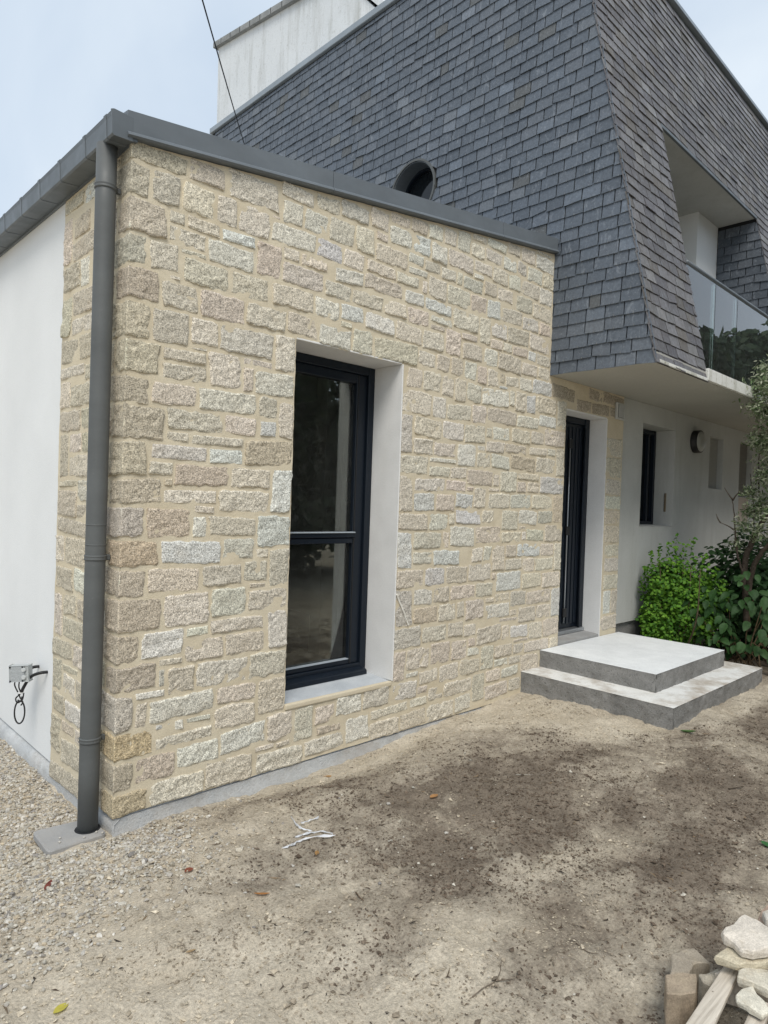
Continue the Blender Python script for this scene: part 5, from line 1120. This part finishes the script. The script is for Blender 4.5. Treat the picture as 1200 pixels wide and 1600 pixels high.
rock('loose_stone', [(1140, 150), (1230, 130), (1330, 150), (1320, 240), (1180, 250)], 0.165, 0.03, (0.60, 0.56, 0.50), 'pale grey stone on the reddish block', 9)
PALT = thing('wooden_pallet', tuple(on_z(1150, 1620, -0.03)), 'weathered wooden pallet under the loose stones', 'pallet')
def plank(poly, z, th, name='board'):
    T = [on_z(1020 + a / 6.667, 1400 + b / 6.667, z) for a, b in poly]; B = [t - np.array([0, 0, th]) for t in T]; bm = bmesh.new()
    t = [bm.verts.new(v) for v in T]; b = [bm.verts.new(v) for v in B]; bm.faces.new(t); bm.faces.new(b[::-1])
    for i in range(4): bm.faces.new((t[i], b[i], b[(i + 1) % 4], t[(i + 1) % 4]))
    bmesh.ops.recalc_face_normals(bm, faces=bm.faces[:]); bmesh.ops.bevel(bm, geom=bm.edges[:], offset=0.002, segments=1, affect='EDGES')
    return from_bm(name, bm, M_WOOD, PALT)
plank([(745, 715), (905, 770), (560, 1500), (240, 1480)], 0.105, 0.018)
plank([(1075, 1060), (1250, 1130), (1060, 1560), (850, 1540)], 0.105, 0.018)
plank([(1340, 700), (1480, 720), (1400, 1600), (1220, 1560)], 0.105, 0.018)
plank([(640, 800), (720, 760), (1500, 1000), (1480, 1080)], 0.086, 0.085, 'bearer')
plank([(380, 1330), (430, 1290), (1500, 1530), (1500, 1640)], 0.086, 0.085, 'bearer')

# ------------------------------------------------------------------ litter
def leaf_thing(u, v, L, wd, ang, col, label, curl=0.3, name='dead_leaf', cat='leaf'):
    z = -0.03
    for _ in range(4):
        P = on_z(u, v, z); z = float(gz_at(P[0], P[1]))
    c, s = math.cos(ang), math.sin(ang); V = []; F = []; n = 7
    for i in range(n):
        t = i / (n - 1); wv = wd * math.sin(math.pi * (0.04 + 0.92 * t)) ** 0.8
        for j in (-1, 0, 1):
            lx, ly = (t - 0.5) * L, j * wv / 2; V.append((P[0] + lx * c - ly * s, P[1] + lx * s + ly * c, z + 0.006 + curl * wv * 0.5 * abs(j) + 0.15 * L * curl * (2 * t - 1) ** 2))
    for i in range(n - 1):
        for j in range(2): F.append([i * 3 + j, (i + 1) * 3 + j, (i + 1) * 3 + j + 1, i * 3 + j + 1])
    return tag(mesh(name, V, F, M_LEAF, None, col, smooth=True), label, cat)
leaf_thing(75, 1385, 0.075, 0.022, 0.9, (0.20, 0.055, 0.04), 'long dark red leaf on the gravel at the left edge')
leaf_thing(295, 1362, 0.042, 0.032, 0.2, (0.26, 0.085, 0.05), 'small reddish-brown leaf on sand near the wall corner')
leaf_thing(409, 1400, 0.065, 0.014, -0.7, (0.34, 0.155, 0.05), 'narrow orange-brown leaf on bare soil left of centre', 0.6)
leaf_thing(514, 1212, 0.065, 0.026, -0.6, (0.42, 0.25, 0.11), 'tan leaf lying close below the tall window')
leaf_thing(678, 1247, 0.06, 0.034, 0.0, (0.45, 0.24, 0.10), 'pale orange leaf on damp soil right of centre')
leaf_thing(495, 1335, 0.04, 0.02, 0.8, (0.40, 0.23, 0.09), 'small tan leaf beside the torn white plastic')
leaf_thing(95, 1580, 0.05, 0.03, 0.3, (0.50, 0.44, 0.08), 'yellow leaf at the bottom left corner')
leaf_thing(298, 1489, 0.035, 0.012, -0.2, (0.42, 0.30, 0.17), 'tiny pale brown leaf in the open sand')
leaf_thing(1075, 1146, 0.11, 0.035, -0.8, (0.07, 0.13, 0.04), 'small green weed sprig at the foot of the lower step', 0.8, 'weed_sprig', 'weed')
leaf_thing(1196, 1322, 0.06, 0.035, 0.8, (0.05, 0.16, 0.05), 'green leaf on dark soil at the right edge', 0.4, 'green_leaf')
def stick(pts, r0, col, label, name='twig', cat='twig'):
    W = []
    for (u, v) in pts:
        z = -0.03
        for _ in range(4):
            P = on_z(u, v, z); z = float(gz_at(P[0], P[1]))
        W.append((P[0], P[1], z + r0 * 1.2 + 0.004))
    pth = smooth_path(W, 5); return tag(tube(name, pth, np.linspace(r0, r0 * 0.5, len(pth)), M_BARK, None, 6, col), label, cat)
stick([(738, 1561), (757, 1553), (772, 1539), (781, 1522), (783, 1505)], 0.0022, (0.16, 0.13, 0.10), 'thin curved twig on the sand at bottom centre')
stick([(775, 1539), (790, 1534), (805, 1532)], 0.002, (0.15, 0.12, 0.09), 'short straight twig beside the curved one')
stick([(556, 1397), (561, 1404), (568, 1410)], 0.003, (0.12, 0.08, 0.05), 'short dark twig in the middle of the soil')
stick([(1139, 1232), (1162, 1231)], 0.004, (0.10, 0.08, 0.06), 'straight dark stick on the soil below the steps')
stick([(900, 1476), (918, 1490), (934, 1493)], 0.002, (0.14, 0.11, 0.08), 'fine bent twig left of the rubble pile')
stick([(806, 1212), (850, 1212)], 0.0012, (0.5, 0.48, 0.42), 'pale straw lying on dark soil near the steps')
# torn white plastic
def scrap():
    V, F = [], []
    q = np.random.default_rng(5); strips = [[(455, 1280), (462, 1291), (472, 1298), (488, 1303)], [(452, 1326), (468, 1318), (490, 1312), (524, 1309)], [(461, 1312), (480, 1306), (500, 1303), (520, 1307)], [(440, 1330), (452, 1326), (462, 1322)], [(470, 1290), (484, 1286), (498, 1281)]]
    for st in strips:
        W = []
        for (u, v) in st:
            z = -0.03
            for _ in range(4):
                P = on_z(u, v, z); z = float(gz_at(P[0], P[1]))
            W.append(P)
        W = smooth_path(W, 4); b0 = len(V); t = np.gradient(W, axis=0); t /= np.linalg.norm(t, axis=1)[:, None]
        for i, (p, d) in enumerate(zip(W, t)):
            nx = np.array([-d[1], d[0], 0]); wv = 0.004 * (0.1 + 1.5 * q.random()) * (1 if 0 < i < len(W) - 1 else 0.3)
            for j in (-1, 0, 1): V.append(p + nx * wv * j + np.array([0, 0, 0.007 + 0.008 * q.random() + (0.006 if j == 0 else 0)]))
        for i in range(len(W) - 1):
            for j in range(2): a = b0 + i * 3 + j; F.append([a, a + 3, a + 4, a + 1])
    return mesh('plastic_scrap', V, F, mat('torn white plastic', (0.60, 0.61, 0.63), 0.5), None, smooth=False)
tag(scrap(), 'torn strips of white plastic film on the soil in front of the wall', 'plastic scrap')
